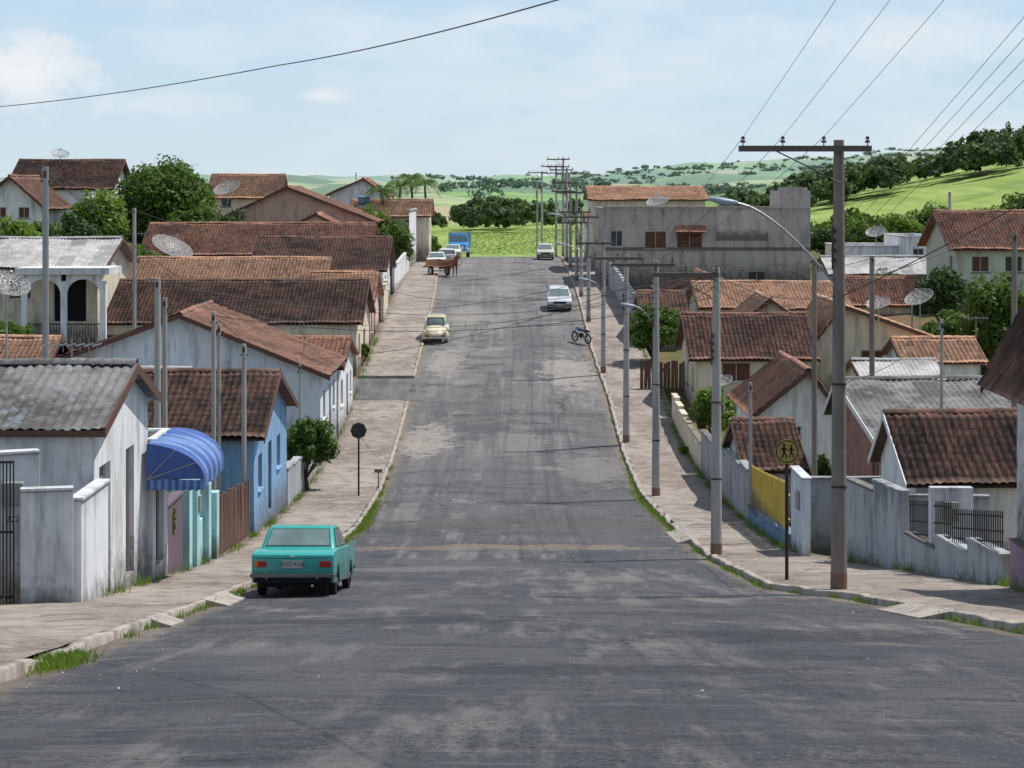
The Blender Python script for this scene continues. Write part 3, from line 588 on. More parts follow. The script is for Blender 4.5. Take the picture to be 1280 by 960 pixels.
house('corner_white_house',X(517,182),-8.95,174,187,-2.2,-2.0,'x',WHITE,T_MID,0,.5,flat=True,right=[(1,2.2,.8,1.1,'shut'),(4,5,.8,1.1,'shut'),(7,8,.8,1.1,'shut')],front=[(.2,.6,.6,.6,'shut')])
house('hillside_house',X(22,168),X(142,168),166,175,.1,2.3,'x',WHITE,T_OLD,.5,.5)
house('gable_house',X(-25,146),X(52,146),146,154,-1.2,.8,'y',WHITE,T_BRN,.5,.5,front=[(1,1.9,.2,.8,'shut'),(2.8,3.6,.2,.8,'shut')])
R=house('porch_house',X(-40,108),X(122,108),108,117,-4.2,-2.9,'x',CREAM,T_LGT,.5,.5,kind='corr',front=[(4.6,6.4,.4,2.6,'open'),(2.2,3.4,.6,1.2,'win')])
m=MB()
x0_,x1_=X(40,107),X(137,107)
for xx in (x0_,(x0_+x1_)/2,x1_): m.box(xx-.15,xx+.15,105.2,105.5,-9.5,-4.9)
for k in range(14):
    a0=math.pi*k/14;a1=math.pi*(k+1)/14
    for cx in ((3*x0_+x1_)/4,(x0_+3*x1_)/4):
        w2=(x1_-x0_)/4-.15; f=lambda a:(cx+w2*math.cos(a),-5.6+.8*math.sin(a))
        p,q=f(a0),f(a1); m.hexa([(p[0],105.2,p[1]),(q[0],105.2,q[1]),(q[0],105.5,q[1]),(p[0],105.5,p[1]),(p[0],105.2,-4.55),(q[0],105.2,-4.55),(q[0],105.5,-4.55),(p[0],105.5,-4.55)])
m.box(x0_-.4,x1_+.4,104.9,108.3,-4.54,-4.2); m.obj('porch_arcade',WHITE,R)
m=MB()
for k in range(28): xx=x0_+(x1_-x0_)*k/27; m.box(xx-.015,xx+.015,105.33,105.36,-8.3,-7.2)
m.box(x0_,x1_,105.32,105.37,-7.2,-7.14); m.obj('porch_railing',IRON,R)
house('blue_cottage',X(-30,84),X(42,84),84,91,-8.0,-6.6,'x',BLUED,T_ORG,.4,.5,front=[(1.6,2.5,.6,1.1,'win')],right=[(1,2,.6,1,'win')])
house('yard_house',X(88,78),X(215,78),79,83.5,-8.1,-7.4,'x',PALEB,T_LGT,.3,.5,kind='corr')
def wallseg(name,pts,hgt,th,mat,cap=None,base=-.3):
    R=root(name,(pts[0][0],pts[0][1],H(*pts[0]))); m=MB(); c=MB()
    for (xa,ya),(xb,yb) in zip(pts[:-1],pts[1:]):
        L=math.hypot(xb-xa,yb-ya); n=max(1,int(L/2)); nx,ny=-(yb-ya)/L*th/2,(xb-xa)/L*th/2
        for k in range(n):
            a=k/n;b=(k+1)/n; p=(xa+(xb-xa)*a,ya+(yb-ya)*a); q=(xa+(xb-xa)*b,ya+(yb-ya)*b)
            z0=min(H(0,p[1]),H(0,q[1]))+base; z1=H(0,(p[1]+q[1])/2)+.12+hgt
            m.hexa([(p[0]-nx,p[1]-ny,z0),(q[0]-nx,q[1]-ny,z0),(q[0]+nx,q[1]+ny,z0),(p[0]+nx,p[1]+ny,z0),(p[0]-nx,p[1]-ny,z1),(q[0]-nx,q[1]-ny,z1),(q[0]+nx,q[1]+ny,z1),(p[0]+nx,p[1]+ny,z1)])
            s=1.35; c.hexa([(p[0]-nx*s,p[1]-ny*s,z1+.002),(q[0]-nx*s,q[1]-ny*s,z1+.002),(q[0]+nx*s,q[1]+ny*s,z1+.002),(p[0]+nx*s,p[1]+ny*s,z1+.002),(p[0]-nx*s,p[1]-ny*s,z1+.06),(q[0]-nx*s,q[1]-ny*s,z1+.06),(q[0]+nx*s,q[1]+ny*s,z1+.06),(p[0]+nx*s,p[1]+ny*s,z1+.06)])
    m.obj('masonry',mat,R,.012); c.obj('coping',cap or mat,R); return R
MOULD=paint('mouldy_whitewash',(.72,.74,.77),.9,.8,True,(.10,.105,.11))
wallseg('front_wall',[(-8.75,35.6),(-7.85,35.8)],2.0,.2,MOULD); wallseg('front_wall',[(-7.85,36.0),(-7.85,38.4)],2.0,.2,MOULD)
R=wallseg('front_wall',[(-8.9,37.6),(-9.75,37.2)],2.7,.25,WHITE)
m=MB(); m.box(-9.45,-9.05,36.98,37.2,-5.9,-5.45); m.obj('meter_box',STEEL,R,.02)
cu=bpy.data.curves.new('house_number','FONT'); cu.body='222 A'; cu.size=.16; cu.align_x='CENTER'; o=bpy.data.objects.new('house_number',cu); COL.objects.link(o); adopt(o,R); o.location=(-9.2,37.15,-6.2); o.rotation_euler=(math.pi/2,0,.44); cu.materials.append(IRON)
def gate(name,p,q,z0,z1,mat,gap=.12,r=.012,spikes=False):
    R=root(name,(p[0],p[1],z0)); m=MB(); L=math.hypot(q[0]-p[0],q[1]-p[1]); n=int(L/gap)
    for k in range(n+1):
        t=k/n; x=p[0]+(q[0]-p[0])*t; y=p[1]+(q[1]-p[1])*t; dz=(H(0,y)-H(0,p[1])); m.cyl((x,y,z0+dz),(x,y,z1+dz+(.08 if spikes else 0)),r,r,5)
    dz=H(0,q[1])-H(0,p[1])
    for zz in (z0+.12,(z0+z1)/2,z1-.03): m.cyl((p[0],p[1],zz),(q[0],q[1],zz+dz),.022,.022,6)
    m.obj('bars',mat,R); return R
gate('iron_gate',(-10.3,35.6),(-8.87,35.6),-7.4,-4.85,IRON,.06,.014)
wallseg('front_wall',[(-12.5,37.0),(-9.9,36.7)],2.2,.2,WHITE)
def planks(name,p,q,h,mat,gap=.16):
    R=root(name,(p[0],p[1],H(*p))); m=MB(); L=math.hypot(q[0]-p[0],q[1]-p[1]); n=int(L/gap); g=random.Random(int(p[1]*7))
    for k in range(n):
        t=k/n; t2=(k+.86)/n; a=(p[0]+(q[0]-p[0])*t,p[1]+(q[1]-p[1])*t); b=(p[0]+(q[0]-p[0])*t2,p[1]+(q[1]-p[1])*t2); z=H(0,a[1]); hh=h+g.uniform(-.12,.12)
        nx,ny=-(b[1]-a[1]),(b[0]-a[0]); l_=math.hypot(nx,ny); nx*=.015/l_; ny*=.015/l_; j=g.uniform(-.03,.03)
        m.hexa([(a[0]-nx,a[1]-ny,z),(b[0]-nx,b[1]-ny,z),(b[0]+nx,b[1]+ny,z),(a[0]+nx,a[1]+ny,z),(a[0]-nx+j,a[1]-ny,z+hh),(b[0]-nx+j,b[1]-ny,z+hh),(b[0]+nx+j,b[1]+ny,z+hh),(a[0]+nx+j,a[1]+ny,z+hh)])
    m.obj('boards',mat,R); return R
R=house('entrance_porch',-9.9,-7.95,44.25,46.2,-5.75,-5.6,'x',WHITE,T_GRY,0,.5,flat=True,parapet=.12,right=[(.4,1.4,.5,2.2,'open')],front=[])
def awning():
    R=root('blue_awning',(-7.9,44.5,-5.6)); m=MB(); y0,y1=43.5,46.6; n=12; ctr=(-7.95,-6.35); rx,rz=1.25,.78
    P=lambda a,y:(ctr[0]+rx*math.sin(a),y,ctr[1]+rz*math.cos(a)+.025*math.sin(y*7+a*3))
    ns=9
    for j in range(ns):
        ya=y0+(y1-y0)*j/ns; yb=y0+(y1-y0)*(j+1)/ns
        for k in range(n):
            a=math.pi/2*k/n;b=math.pi/2*(k+1)/n; m.face([P(a,ya),P(b,ya),P(b,yb),P(a,yb)],(j%2))
        p=P(math.pi/2,ya);q=P(math.pi/2,yb); m.face([p,q,(q[0],q[1],q[2]-.2),(p[0],p[1],p[2]-.16)],(j%2))
    for y in (y0,y1): m.face([(ctr[0],y,ctr[1])]+[P(math.pi/2*k/n,y) for k in range(n+1)],0)
    for k in range(16):
        xa=ctr[0]+rx*k/16; m.face([(xa,y0,ctr[1]),(xa+rx/16,y0,ctr[1]),(xa+rx/16,y0-.01,ctr[1]-.2-.04*(k%2)),(xa,y0-.01,ctr[1]-.2-.04*((k+1)%2))],k%2)
    for k in range(1,3):
        a=math.pi/2*k/3; p=P(a,y0-.01); m.cyl((ctr[0],y0-.01,ctr[1]),p,.012,.012,5,2)
    m.obj('canvas',[plain('awning_blue',(.05,.11,.36),.45,0,.5,3),plain('awning_mid_blue',(.15,.26,.52),.45,0,.5,3),STEEL],R)  # second stripe blue is lightened to carry the sky's reflection
awning()
wallseg('garden_wall',[(-8.1,46.3),(-8.1,48.6)],1.7,.2,paint('purple_wall',(.16,.11,.15)))
R=root('turquoise_gateway',(-8,50,H(-8,50))); m=MB()
for y,h in ((48.7,2.2),(49.9,2.3),(51.8,2.15),(53.2,1.9)): m.box(-8.3,-7.85,y,y+.45,H(0,y)-.3,H(0,y)+h)
m.box(-8.2,-8.0,50.36,51.78,H(0,51)-.3,H(0,51)+1.2); m.box(-8.2,-8.0,52.26,53.18,H(0,52)-.3,H(0,52)+1.7)
m.box(-9.6,-8.31,48.75,48.95,H(0,49)-.3,H(0,49)+2.0); m.obj('pillars',TURQ,R,.015)
m=MB()
for xx in (-9.4,-8.95): m.box(xx,xx+.3,48.66,48.75,-8.15,-7.8)
m.box(-7.85,-7.8,50.0,50.3,-8.1,-7.7); m.obj('meter_boxes',STEEL,R,.01)
planks('wooden_fence',(-8.1,54),(-8.1,61.6),1.75,WOOD); planks('wooden_fence',(-9.6,55),(-8.2,54.2),1.9,WOODG)
wallseg('garden_wall',[(-8.1,71.3),(-8.1,83.7)],1.35,.2,GREYW); gate('garden_gate',(-8.1,47.3),(-8.1,48.6),-9.4,-7.6,WOOD,.14,.03)
wallseg('garden_wall',[(-8.3,127.8),(-8.5,135.6)],2.0,.2,CREAM); wallseg('garden_wall',[(-8.7,146.5),(-9.0,173)],1.7,.2,WHITE); wallseg('garden_wall',[(-9.1,188),(-9.3,228)],2.2,.2,WHITE)

# ------------------------------------------------------------ RIGHT HOUSES
house('white_corner_house',10.35,15.5,33,41,-3.1,1.6,'y',WHITE,T_OLD,.6,.5,left=[(5.2,6.3,.8,1.3,'shut')],front=[])
wallseg('painted_plinth',[(10.28,33),(10.28,41.05)],.85,.12,MAUVE)
house('tiled_outbuilding',10.7,13.8,53,58,-7.75,-6.35,'x',WHITE,T_OLD,.3,.6,front=[(1.0,1.8,.4,1.2,'win')],fasc=FASC)
house('brick_house',11.35,17,60,70,-7.75,-6.55,'x',BRICK,T_GRY,.4,.78,front=[(1.9,2.8,.7,1.1,'win'),(4.2,5,.7,1.0,'win')],left=[(2,3,.7,1.0,'win')],kind='corr',fasc=FASC)
house('small_tiled_house',9.6,12.7,78,85.5,-8.7,-7.15,'y',WHITE,T_MID,.35,.62,front=[(.9,1.7,.6,.9,'win')])
house('tiled_shed',8.15,9.9,68.5,75,-9.65,-8.45,'x',WHITE,T_OLD,.25,.55)
house('cream_house',9.0,14.7,98,106,-8.3,-6.5,'x',CREAM,T_BRN,.35,.5,front=[(1.3,2.7,.25,.95,'shut'),(3.9,5.0,.35,.8,'shut')],left=[(1,2,.6,1.1,'win'),(4,5,.6,1.1,'shut')])
house('cream_house',X(925,111),X(995,111),110,116,-7.3,-6.15,'y',CREAM,T_ORG,.35,.5)
house('orange_roof_house',X(880,120),X(1060,120),120,130,-7.2,-5.95,'x',CREAM,T_ORG,.35,.5)
house('cream_house',X(1012,101),X(1196,101),101,109,-8.0,-5.95,'y',CREAM,T_ORG,.4,.22,front=[(2.6,3.7,.2,1.0,'shut'),(4.8,5.6,.6,1.0,'win')])
house('tiled_house',X(1060,128),X(1150,128),127,134,-7.4,-5.9,'x',CREAM,T_MID,.35,.5)
house('low_house',X(1085,88),X(1180,88),88,94,-8.6,-7.9,'x',CREAM,T_LGT,.25,.5,kind='corr',front=[(1,1.8,.4,.9,'win')])
house('low_house',X(1150,92),X(1245,92),95,100,-8.25,-7.4,'x',WHITE,T_ORG,.3,.5)
house('white_flat_house',X(1052,152),X(1130,152),152,160,-4.7,-4.5,'x',WHITE,T_LGT,0,.5,flat=True,front=[(1,2,.6,1,'win')])
house('white_flat_house',X(1133,149),X(1172,149),149,158,-3.9,-3.7,'x',WHITE,T_LGT,0,.5,flat=True,front=[(.5,1.3,.6,1,'win')])
house('pale_roof_house',X(1040,140),X(1165,140),140,147,-6.0,-5.0,'x',WHITE,T_LGT,.3,.5,kind='corr')
house('green_house',X(1195,126),X(1300,126),126,135,-3.7,-1.6,'x',GREENW,T_MID,.5,.5,front=[(1,2.1,.6,1.0,'shut'),(3.1,4.2,.6,1.0,'win')],left=[(1,2,.6,1,'win')])
house('tiled_house',X(830,132),X(940,132),132,140,-6.9,-5.8,'y',GREYW,T_BRN,.3,.5,front=[(1,2,.5,1,'shut'),(3.4,4.3,.3,1,'win')])
house('tiled_house',7.9,10.2,118,126,-7.6,-6.4,'x',CREAM,T_BRN,.3,.5,left=[(1,2,.6,1.1,'shut'),(4,5,.6,2.0,'door')])
x0_,x1_=6.9,X(1013,152)
R=house('concrete_building',x0_,x1_,152,166,-1.75,-1.7,'x',CONC,T_LGT,0,.5,flat=True,parapet=.15,
  front=[(X(806,152)-x0_,X(833,152)-x0_,1.55,1.3,'shut'),(X(846,152)-x0_,X(878,152)-x0_,1.65,1.35,'shut'),(X(935,152)-x0_,X(957,152)-x0_,4.6,1.1,'win'),(.6,1.5,1.5,1.2,'win')],left=[(2,3.2,1.4,1.2,'win'),(6,7.2,1.4,1.2,'win'),(2,4.5,3.8,2.3,'gar')])
m=MB(); m.box(X(975,152),x1_+.003,151.98,158,-1.52,-.2); m.box(X(985,152),x1_-.2,152.3,158,-.2,.05)
m.box(x0_-.02,x1_+.02,151.96,151.995,-4.75,-4.5); m.obj('stair_tower',CONC,R)
rf=Roof(); rf.patch((X(843,152),151.1,-3.35),(X(882,152),151.1,-3.35),(X(882,152),152,-2.85),(X(843,152),152,-2.85)); rf.obj(T_MID,R,'window_canopy')
m=MB(); m.box(X(895,152),X(960,152),151.97,151.998,-4.0,-1.62); m.obj('render_patch',paint('rendered_concrete',(.54,.49,.455)),R)
house('orange_roof_house',6.9,X(880,172),171,182,-1.0,.0,'x',CREAM,T_ORG,.4,.5,left=[(2,3,.8,1.2,'win'),(6,7,.8,1.2,'win')])
house('white_house',7.2,12,185,200,-3.4,-2.4,'x',WHITE,T_ORG,.3,.5,left=[(2,3,.8,1.2,'win'),(6,7,.8,1.2,'win')])
planks('wooden_fence',(X(800,104.5),104.5),(X(872,104.5),104.2),1.5,WOOD,.2)
wallseg('garden_wall',[(7.9,66.2),(7.85,82)],1.75,.2,GREYW); wallseg('garden_wall',[(7.85,82.2),(7.85,97)],1.2,.2,CREAM); wallseg('garden_wall',[(7.8,127),(7.4,151)],1.8,.2,DIRTYW)
R=wallseg('yellow_gate_wall',[(8.0,57.2),(7.9,66)],.45,.2,BLUEK)
m=MB()
for k in range(36):
    y=57.3+k*.24; z=H(0,y); m.box(7.9,7.93,y,y+.2,z+.62,z+1.95+.04*(k%2))
for k in range(8): y=57.3+k*1.08; z=H(0,y+.5); m.box(7.93,7.98,y,y+1.1,z+.9,z+.98); m.box(7.93,7.98,y,y+1.1,z+1.6,z+1.68)
m.obj('gate_boards',YEL,R)
R=wallseg('front_wall',[(8.05,54.6),(8.05,57)],2.2,.2,PALEB); m=MB(); m.box(7.87,7.95,55.2,55.7,-8.9,-8.4); m.obj('meter_box',STEEL,R,.02)
wallseg('front_wall',[(8.9,52.6),(9.55,48.6)],2.0,.2,DIRTYW); wallseg('front_wall',[(9.6,48.3),(10.45,42.2)],.75,.22,DIRTYW)
gate('iron_fence',(9.6,48.2),(10.0,45.6),H(0,48.2)+.9,H(0,48.2)+1.75,IRON,.13,.014,True); gate('iron_fence',(10.0,45.4),(10.4,42.4),H(0,45.4)+.9,H(0,45.4)+1.6,IRON,.13,.014,True)
R=root('gate_pillar',(9.9,47,H(0,47))); m=MB(); m.box(9.75,10.75,46.6,46.85,H(0,47)-.2,H(0,47)+2.2); m.obj('pillar',paint('white_stained',(.66,.69,.74),.9,.8),R,.02); m=MB(); m.box(10.05,10.4,46.5,46.6,-7.75,-7.3); m.obj('meter_box',STEEL,R,.02)
wallseg('garden_wall',[(9.0,58.8),(11.2,59.0)],1.9,.2,GREYW); wallseg('garden_wall',[(8.1,57.1),(9.6,57.1)],2.0,.2,GREYW); wallseg('garden_wall',[(9.0,52.8),(12.5,52.4)],1.7,.2,DIRTYW)

# ------------------------------------------------------------ poles, lamps, wires
POLEC=paint('concrete_pole',(.42,.40,.38),.9,.6,False); POLED=paint('dark_pole',(.26,.225,.20),.9,.7,False); CER=plain('insulator',(.06,.04,.035),.3); CABLE=plain('cable_black',(.05,.05,.055),.6)
def upole(x,y,ztop,arms=1,mat=None,r=.15,armw=2.4,off=0,lamp=None,name='utility_pole',trafo=False):
    zb=H(x,y)+ (.1 if abs(x)>4.8 else 0); R=root(name,(x,y,zb)); m=MB(); m.cyl((x,y,zb-.3),(x,y,ztop),r,r*.62,14); m.obj('shaft',mat or POLEC,R,smooth=False)
    m=MB(); m.cyl((x,y,zb-.02),(x,y,zb+.35),r*1.015,r*1.01,14); m.obj('stained_base',paint('red_earth_stain',(.26,.16,.12),.95,.6,False),R)
    m=MB(); i=MB()
    for k in range(arms):
        z=ztop-.18-.75*k; a=x+off-armw/2; b=x+off+armw/2; m.box(a,b,y-r-.1,y-r*.6,z-.06,z+.06)
        m.cyl((x,y-r-.05,z-.7),(a+(b-a)*.28,y-r-.05,z-.05),.015,.015,5)
        for t in ((.03,.33,.64,.97) if armw>2.5 else (.04,.5,.96)):
            xx=a+(b-a)*t; i.cyl((xx,y-r-.05,z+.06),(xx,y-r-.05,z+.2),.012,.012,5); i.cyl((xx,y-r-.05,z+.12),(xx,y-r-.05,z+.17),.06,.045,8); i.cyl((xx,y-r-.05,z+.19),(xx,y-r-.05,z+.25),.045,.03,8)
    for k in range(4): i.cyl((x-r*.8,y-r-.02,ztop-1.9-.2*k),(x-r*.8,y-r-.02,ztop-1.82-.2*k),.05,.05,8)
    i.box(x-r*.9-.02,x-r*.9+.02,y-r-.02,y-r+.02,ztop-2.65,ztop-1.75)
    for zz in (zb+2.1,zb+4.2): i.cyl((x,y,zz),(x,y,zz+.04),r*.98,r*.98,14)
    if arms: m.obj('crossarm',plain('crossarm_wood',(.12,.10,.085)),R)
    i.obj('insulators',CER,R,smooth=False)
    if lamp:
        lx,lz,zz=lamp; m=MB(); pts=[]
        for k in range(10):
            t=k/9; pts.append((x+(lx-x)*t,y-.05,zz+(lz-zz)*(1-(1-t)**1.5)))
        m.tube(pts,.028,6); m.obj('lamp_arm',STEEL,R)
        m=MB(); s=1 if lx>x else -1; m.loft([(-.0,.04,-.04,.04),(.1,.1,-.07,.06),(.35,.13,-.09,.07),(.55,.09,-.04,.05),(.6,.03,-.01,.03)],2.2,12)
        o=m.obj('lamp_head',plain('lamp_grey_blue',(.30,.38,.45),.4),R,smooth=True); o.matrix_parent_inverse=Matrix.Identity(4)
        o.location=(lx-x,-.05,lz-zb); o.rotation_euler=(.15,0,-s*math.pi/2)
    if trafo:
        m=MB(); m.cyl((x+.45,y,ztop-2.4),(x+.45,y,ztop-1.5),.3,.3,14); m.obj('transformer',STEEL,R)
    return R
P1=(6.7,41,Z(175,41)); upole(*P1,1,POLED,.17,2.7,-.72,lamp=(X(922,41)+0,Z(254,41),Z(362,41)))
P2=(5.62,55,Z(335,55)); upole(*P2,1,POLEC,.16,1.8,-.85)
P3=(5.4,75,Z(325,75)); upole(*P3,1,POLEC,.16,2.4,-.5,lamp=(X(795,75),Z(383,75),Z(410,75)))
P4=(5.2,91,Z(318,91)); upole(*P4,1,POLEC,.16,2.2,-.4)
P5=(4.98,109,Z(300,109)); upole(*P5,1,POLEC,.15,2.2,-.4,lamp=(X(736,109),Z(350,109),Z(362,109)))
farp=[(4.9,128,Z(268,128),1),(4.95,143,Z(262,143),2),(5.1,158,Z(238,158),1),(5.1,175,Z(226,175),2),(5.2,190,Z(210,190),1),(5.2,203,Z(197,203),2),(4.9,222,Z(206,222),2),(3.6,240,Z(214,240),1),(3.3,262,Z(222,262),1)]
for i,(x,y,z,a) in enumerate(farp): upole(x,y,z,a,POLEC,.15,2.3,-.5,lamp=((x-1.6,z-1.9,z-2.6) if i%2==0 else None),trafo=(i==5))
P0=(5.9,4,7.0); upole(*P0,1,POLED,.17,2.7,-.3)
upole(-16.5,51,2.0,0,POLEC,.14)
def thinpole(b,D,vt,r=.06,mat=None,v0=None):
    x=X(b,D); zb=H(x,D); R=root('service_pole',(x,D,zb)); m=MB(); zt=Z(vt,D); m.cyl((x,D,zb-.3),(x,D,zt),r,r*.85,10); m.obj('shaft',mat or POLEC,R)
    m=MB(); m.cyl((x,D-r,zt-.25),(x,D-r,zt-.1),.04,.04,8); m.box(x-.12,x+.12,D-.02,D+.02,zt-.35,zt-.31); m.obj('insulators',CER,R); return (x,D,zt-.1)
tp=[thinpole(57,44.6,208,.08,STEEL),thinpole(197,57,348,.1),thinpole(206,58,372,.08),thinpole(267,60.5,390,.08),thinpole(274,61,405,.06),thinpole(305,61.4,430,.08),thinpole(375,82,455,.05),thinpole(168,100,260,.1),
    thinpole(1018,60,322,.09,POLED),thinpole(1090,86,320,.13,POLED),thinpole(1177,62,400,.06),thinpole(1268,58,290,.1,POLED),thinpole(1187,150,240,.13),thinpole(938,66,478,.07),thinpole(415,101,430,.05),thinpole(1140,118,365,.06),thinpole(445,205,215,.05)]
def cable(pts,r=.011,sag=.4,name='overhead_cable'):
    out=[]
    for a,b in zip(pts[:-1],pts[1:]):
        a=Vector(a);b=Vector(b)
        for k in range(15):
            t=k/14; p=a.lerp(b,t); p.z-=4*sag*t*(1-t); out.append(p)
    n=len(out); vs=[]
    for p in out:
        for (dx,dz) in ((-r,-r*.6),(r,-r*.6),(0,r)): vs.append((p.x+dx,p.y,p.z+dz))
    fs=[]
    for i in range(n-1):
        for k in range(3): j=(k+1)%3; fs.append((i*3+k,i*3+j,(i+1)*3+j,(i+1)*3+k))
    npmesh(name,vs,fs,CABLE)
a=P1[0]-.72-1.35
for t,xe in ((.03,4.95),(.33,5.75),(.64,6.45)):
    cable([(a+2.7*t,40.8,P1[2]+.06),(xe,3.8,7.1)],.0045,.12)
    cable([(a+2.7*t,40.8,P1[2]+.06),(P3[0]-1.1+t*1.8,74.8,P3[2]+.05)],.006,.3)
for k in range(4): cable([(P1[0]-.12,40.8,P1[2]-1.9-.22*k),(5.75,3.8,6.1-.3*k)],.004,.15)
for k in range(3): cable([(P1[0]-.12,40.8,P1[2]-3.2-.2*k),(P2[0]-.1,54.8,P2[2]-.1-.2*k),(P3[0]-.1,74.8,P3[2]-1.2-.2*k),(P4[0]-.1,90.8,P4[2]-1.2-.2*k),(P5[0]-.1,108.8,P5[2]-1.2-.2*k)]+[(x-.1,y-.2,z-1.6-.2*k) for x,y,z,_ in farp],.009,.3)
for t in (-1.1,0,.6): cable([(P3[0]-.5+t,74.8,P3[2]+.05),(P4[0]-.4+t,90.8,P4[2]+.05),(P5[0]-.4+t,108.8,P5[2]+.05)]+[(x-.5+t,y-.2,z+.05) for x,y,z,_ in farp],.009,.3)
cable([(-16.5,51,1.9),(-10.2,40,1.63),(-3.5,30,1.84),(.52,20,1.9),(5.9,4.1,5.6)],.009,.06)
cable([(P1[0],41,Z(372,41)),(X(1285,36),36,Z(250,36))],.012,.05); cable([(P1[0],41,Z(360,41)),(X(1290,44),44,Z(268,44))],.009,.1)
cable([(P2[0],55,P2[2]-.1),(X(450,112),112,Z(352,112))],.012,1.0); cable([(P2[0],55,P2[2]-.2),(-8.6,95,-6.3)],.01,.8)
cable([(P3[0],75,P3[2]-.6),(-8.5,84,-7.2)],.012,.6); cable([(P1[0],41,P1[2]-4.6),tp[8]],.01,.2)
cable([tp[0],(-9.2,84,-5.6)],.01,.8); cable([tp[1],(P3[0],75,P3[2]-1.2)],.011,.9); cable([tp[3],tp[6]],.009,.3); cable([tp[7],(-8.8,136,-4.6)],.012,.7); cable([tp[3],(P2[0],55,P2[2]-.8)],.011,.7)
cable([tp[9],(P4[0],91,P4[2]-1)],.014,.6); cable([(P3[0],75,P3[2]-.9),(11,98,-7.4)],.011,.4); cable([(P5[0],109,P5[2]-.8),(-8.6,125,-6)],.012,.5); cable([tp[7],tp[0]],.01,.5); cable([tp[10],(P1[0],41,P1[2]-5)],.009,.3)
cable([(P4[0],91,P4[2]-.7),(-8.3,109,-6.6)],.012,.6); cable([(farp[0][0],128,farp[0][2]-.8),(-8.9,140,-5)],.012,.5)

def dish(b,v,D,r=.9,az=0.4,el=.9,post=1.2):
    x=X(b,D); z=Z(v,D); R=root('satellite_dish',(x,D,z),world=False); m=MB(); nr,ns=8,28
    dirv=Vector((math.sin(az)*math.cos(el),-math.cos(az)*math.cos(el),math.sin(el))); q=dirv.to_track_quat('Z','Y')
    def pt(i,j,d=0): rr=r*i/nr; a=2*math.pi*j/ns; return q@Vector((rr*math.cos(a),rr*math.sin(a),.28*rr*rr/r-d))
    for i in range(nr):
        for j in range(ns): m.face([pt(i,j),pt(i,j+1),pt(i+1,j+1),pt(i+1,j)] if i else [pt(0,0),pt(1,j),pt(1,j+1)])
    dm=MATS.get('dish_mesh')
    if not dm:
        dm,n_,l_,b_=new('dish_mesh',.5); b_.inputs['Base Color'].default_value=(.34,.34,.33,1); tc_=n_.new('ShaderNodeTexCoord')
        ck=n_.new('ShaderNodeTexVoronoi'); ck.inputs['Scale'].default_value=22; l_.new(tc_.outputs['Object'],ck.inputs['Vector'])
        tr_=n_.new('ShaderNodeBsdfTransparent'); ms_=n_.new('ShaderNodeMixShader'); l_.new(mapr(n_,l_,ck.outputs['Distance'],.46,.52,0,1),ms_.inputs[0]); l_.new(tr_.outputs[0],ms_.inputs[1]); l_.new(b_.outputs[0],ms_.inputs[2]); l_.new(ms_.outputs[0],n_['Material Output'].inputs[0]); MATS['dish_mesh']=dm
    m.obj('reflector',dm,R,smooth=True)
    m=MB()
    for k in range(3): a=2.1*k; m.cyl(q@Vector((r*math.cos(a),r*math.sin(a),.28*r)),q@Vector((0,0,r*.85)),.012,.012,5)
    m.cyl(q@Vector((0,0,r*.78)),q@Vector((0,0,r*.92)),.05,.05,8); m.cyl((0,0,0),(0,0,-post),.035,.035,8)
    for k in range(12): a=math.pi/6*k; m.cyl(q@Vector((0,0,-.02)),q@Vector((r*math.cos(a),r*math.sin(a),.27*r)),.01*r+.004,.008,5)
    for k in range(24): a=math.pi/12*k;b_=a+math.pi/12; m.cyl(q@Vector((r*math.cos(a),r*math.sin(a),.28*r)),q@Vector((r*math.cos(b_),r*math.sin(b_),.28*r)),.014,.014,4)
    m.obj('feed_and_mast',plain('dish_frame',(.40,.40,.40),.5),R)
for a in ((213,314,149,1.6,.9,1.0,1.5),(8,360,62,.7,.7,1.0,2.2),(120,250,150,.9,.6,1.1,2),(285,238,172,1.2,-.5,1.0,1.2),(75,195,170,.8,.4,1.1,1.2),(823,254,155,.9,-.6,1.1,.9),
          (1098,382,100,.6,-.5,1.1,1.2),(1150,375,116,.85,-.8,1.0,2),(1095,292,150,.75,-.5,1.0,1.6),(905,478,88,.4,-.6,1.0,1.4)): dish(*a)
def watertank(b,v,D):
    x=X(b,D);z=Z(v,D); R=root('water_tank',(x,D,z)); m=MB(); m.cyl((x,D,z-.5),(x,D,z+.3),.5,.62,16); m.cyl((x,D,z+.3),(x,D,z+.42),.66,.3,16); m.obj('tank',BLUEK,R); m=MB(); m.box(x-.6,x+.6,D-.6,D+.6,z-1.6,z-.5); m.obj('stand',CONC,R)
watertank(1150,300,153); watertank(455,250,190)
def antenna(b,v,D,h=2):
    x=X(b,D);z=Z(v,D); R=root('tv_antenna',(x,D,z)); m=MB(); m.cyl((x,D,z-h),(x,D,z),.02,.02,5); m.cyl((x-.6,D,z-.1),(x+.6,D,z-.1),.012,.012,4)
    for k in range(7): xx=x-.55+.18*k; m.cyl((xx,D-.3-.03*k,z-.1),(xx,D+.3+.03*k,z-.1),.008,.008,4); m.cyl((xx,D,z-.25),(xx,D,z+.05),.008,.008,4)
    m.obj('mast_and_elements',STEEL,R)
for q in ((90,425,42),(170,290,125),(380,405,87),(300,262,160),(980,350,104),(1110,340,108),(1220,395,100),(930,330,135),(240,205,176),(430,275,155),(130,395,112)): antenna(*q)

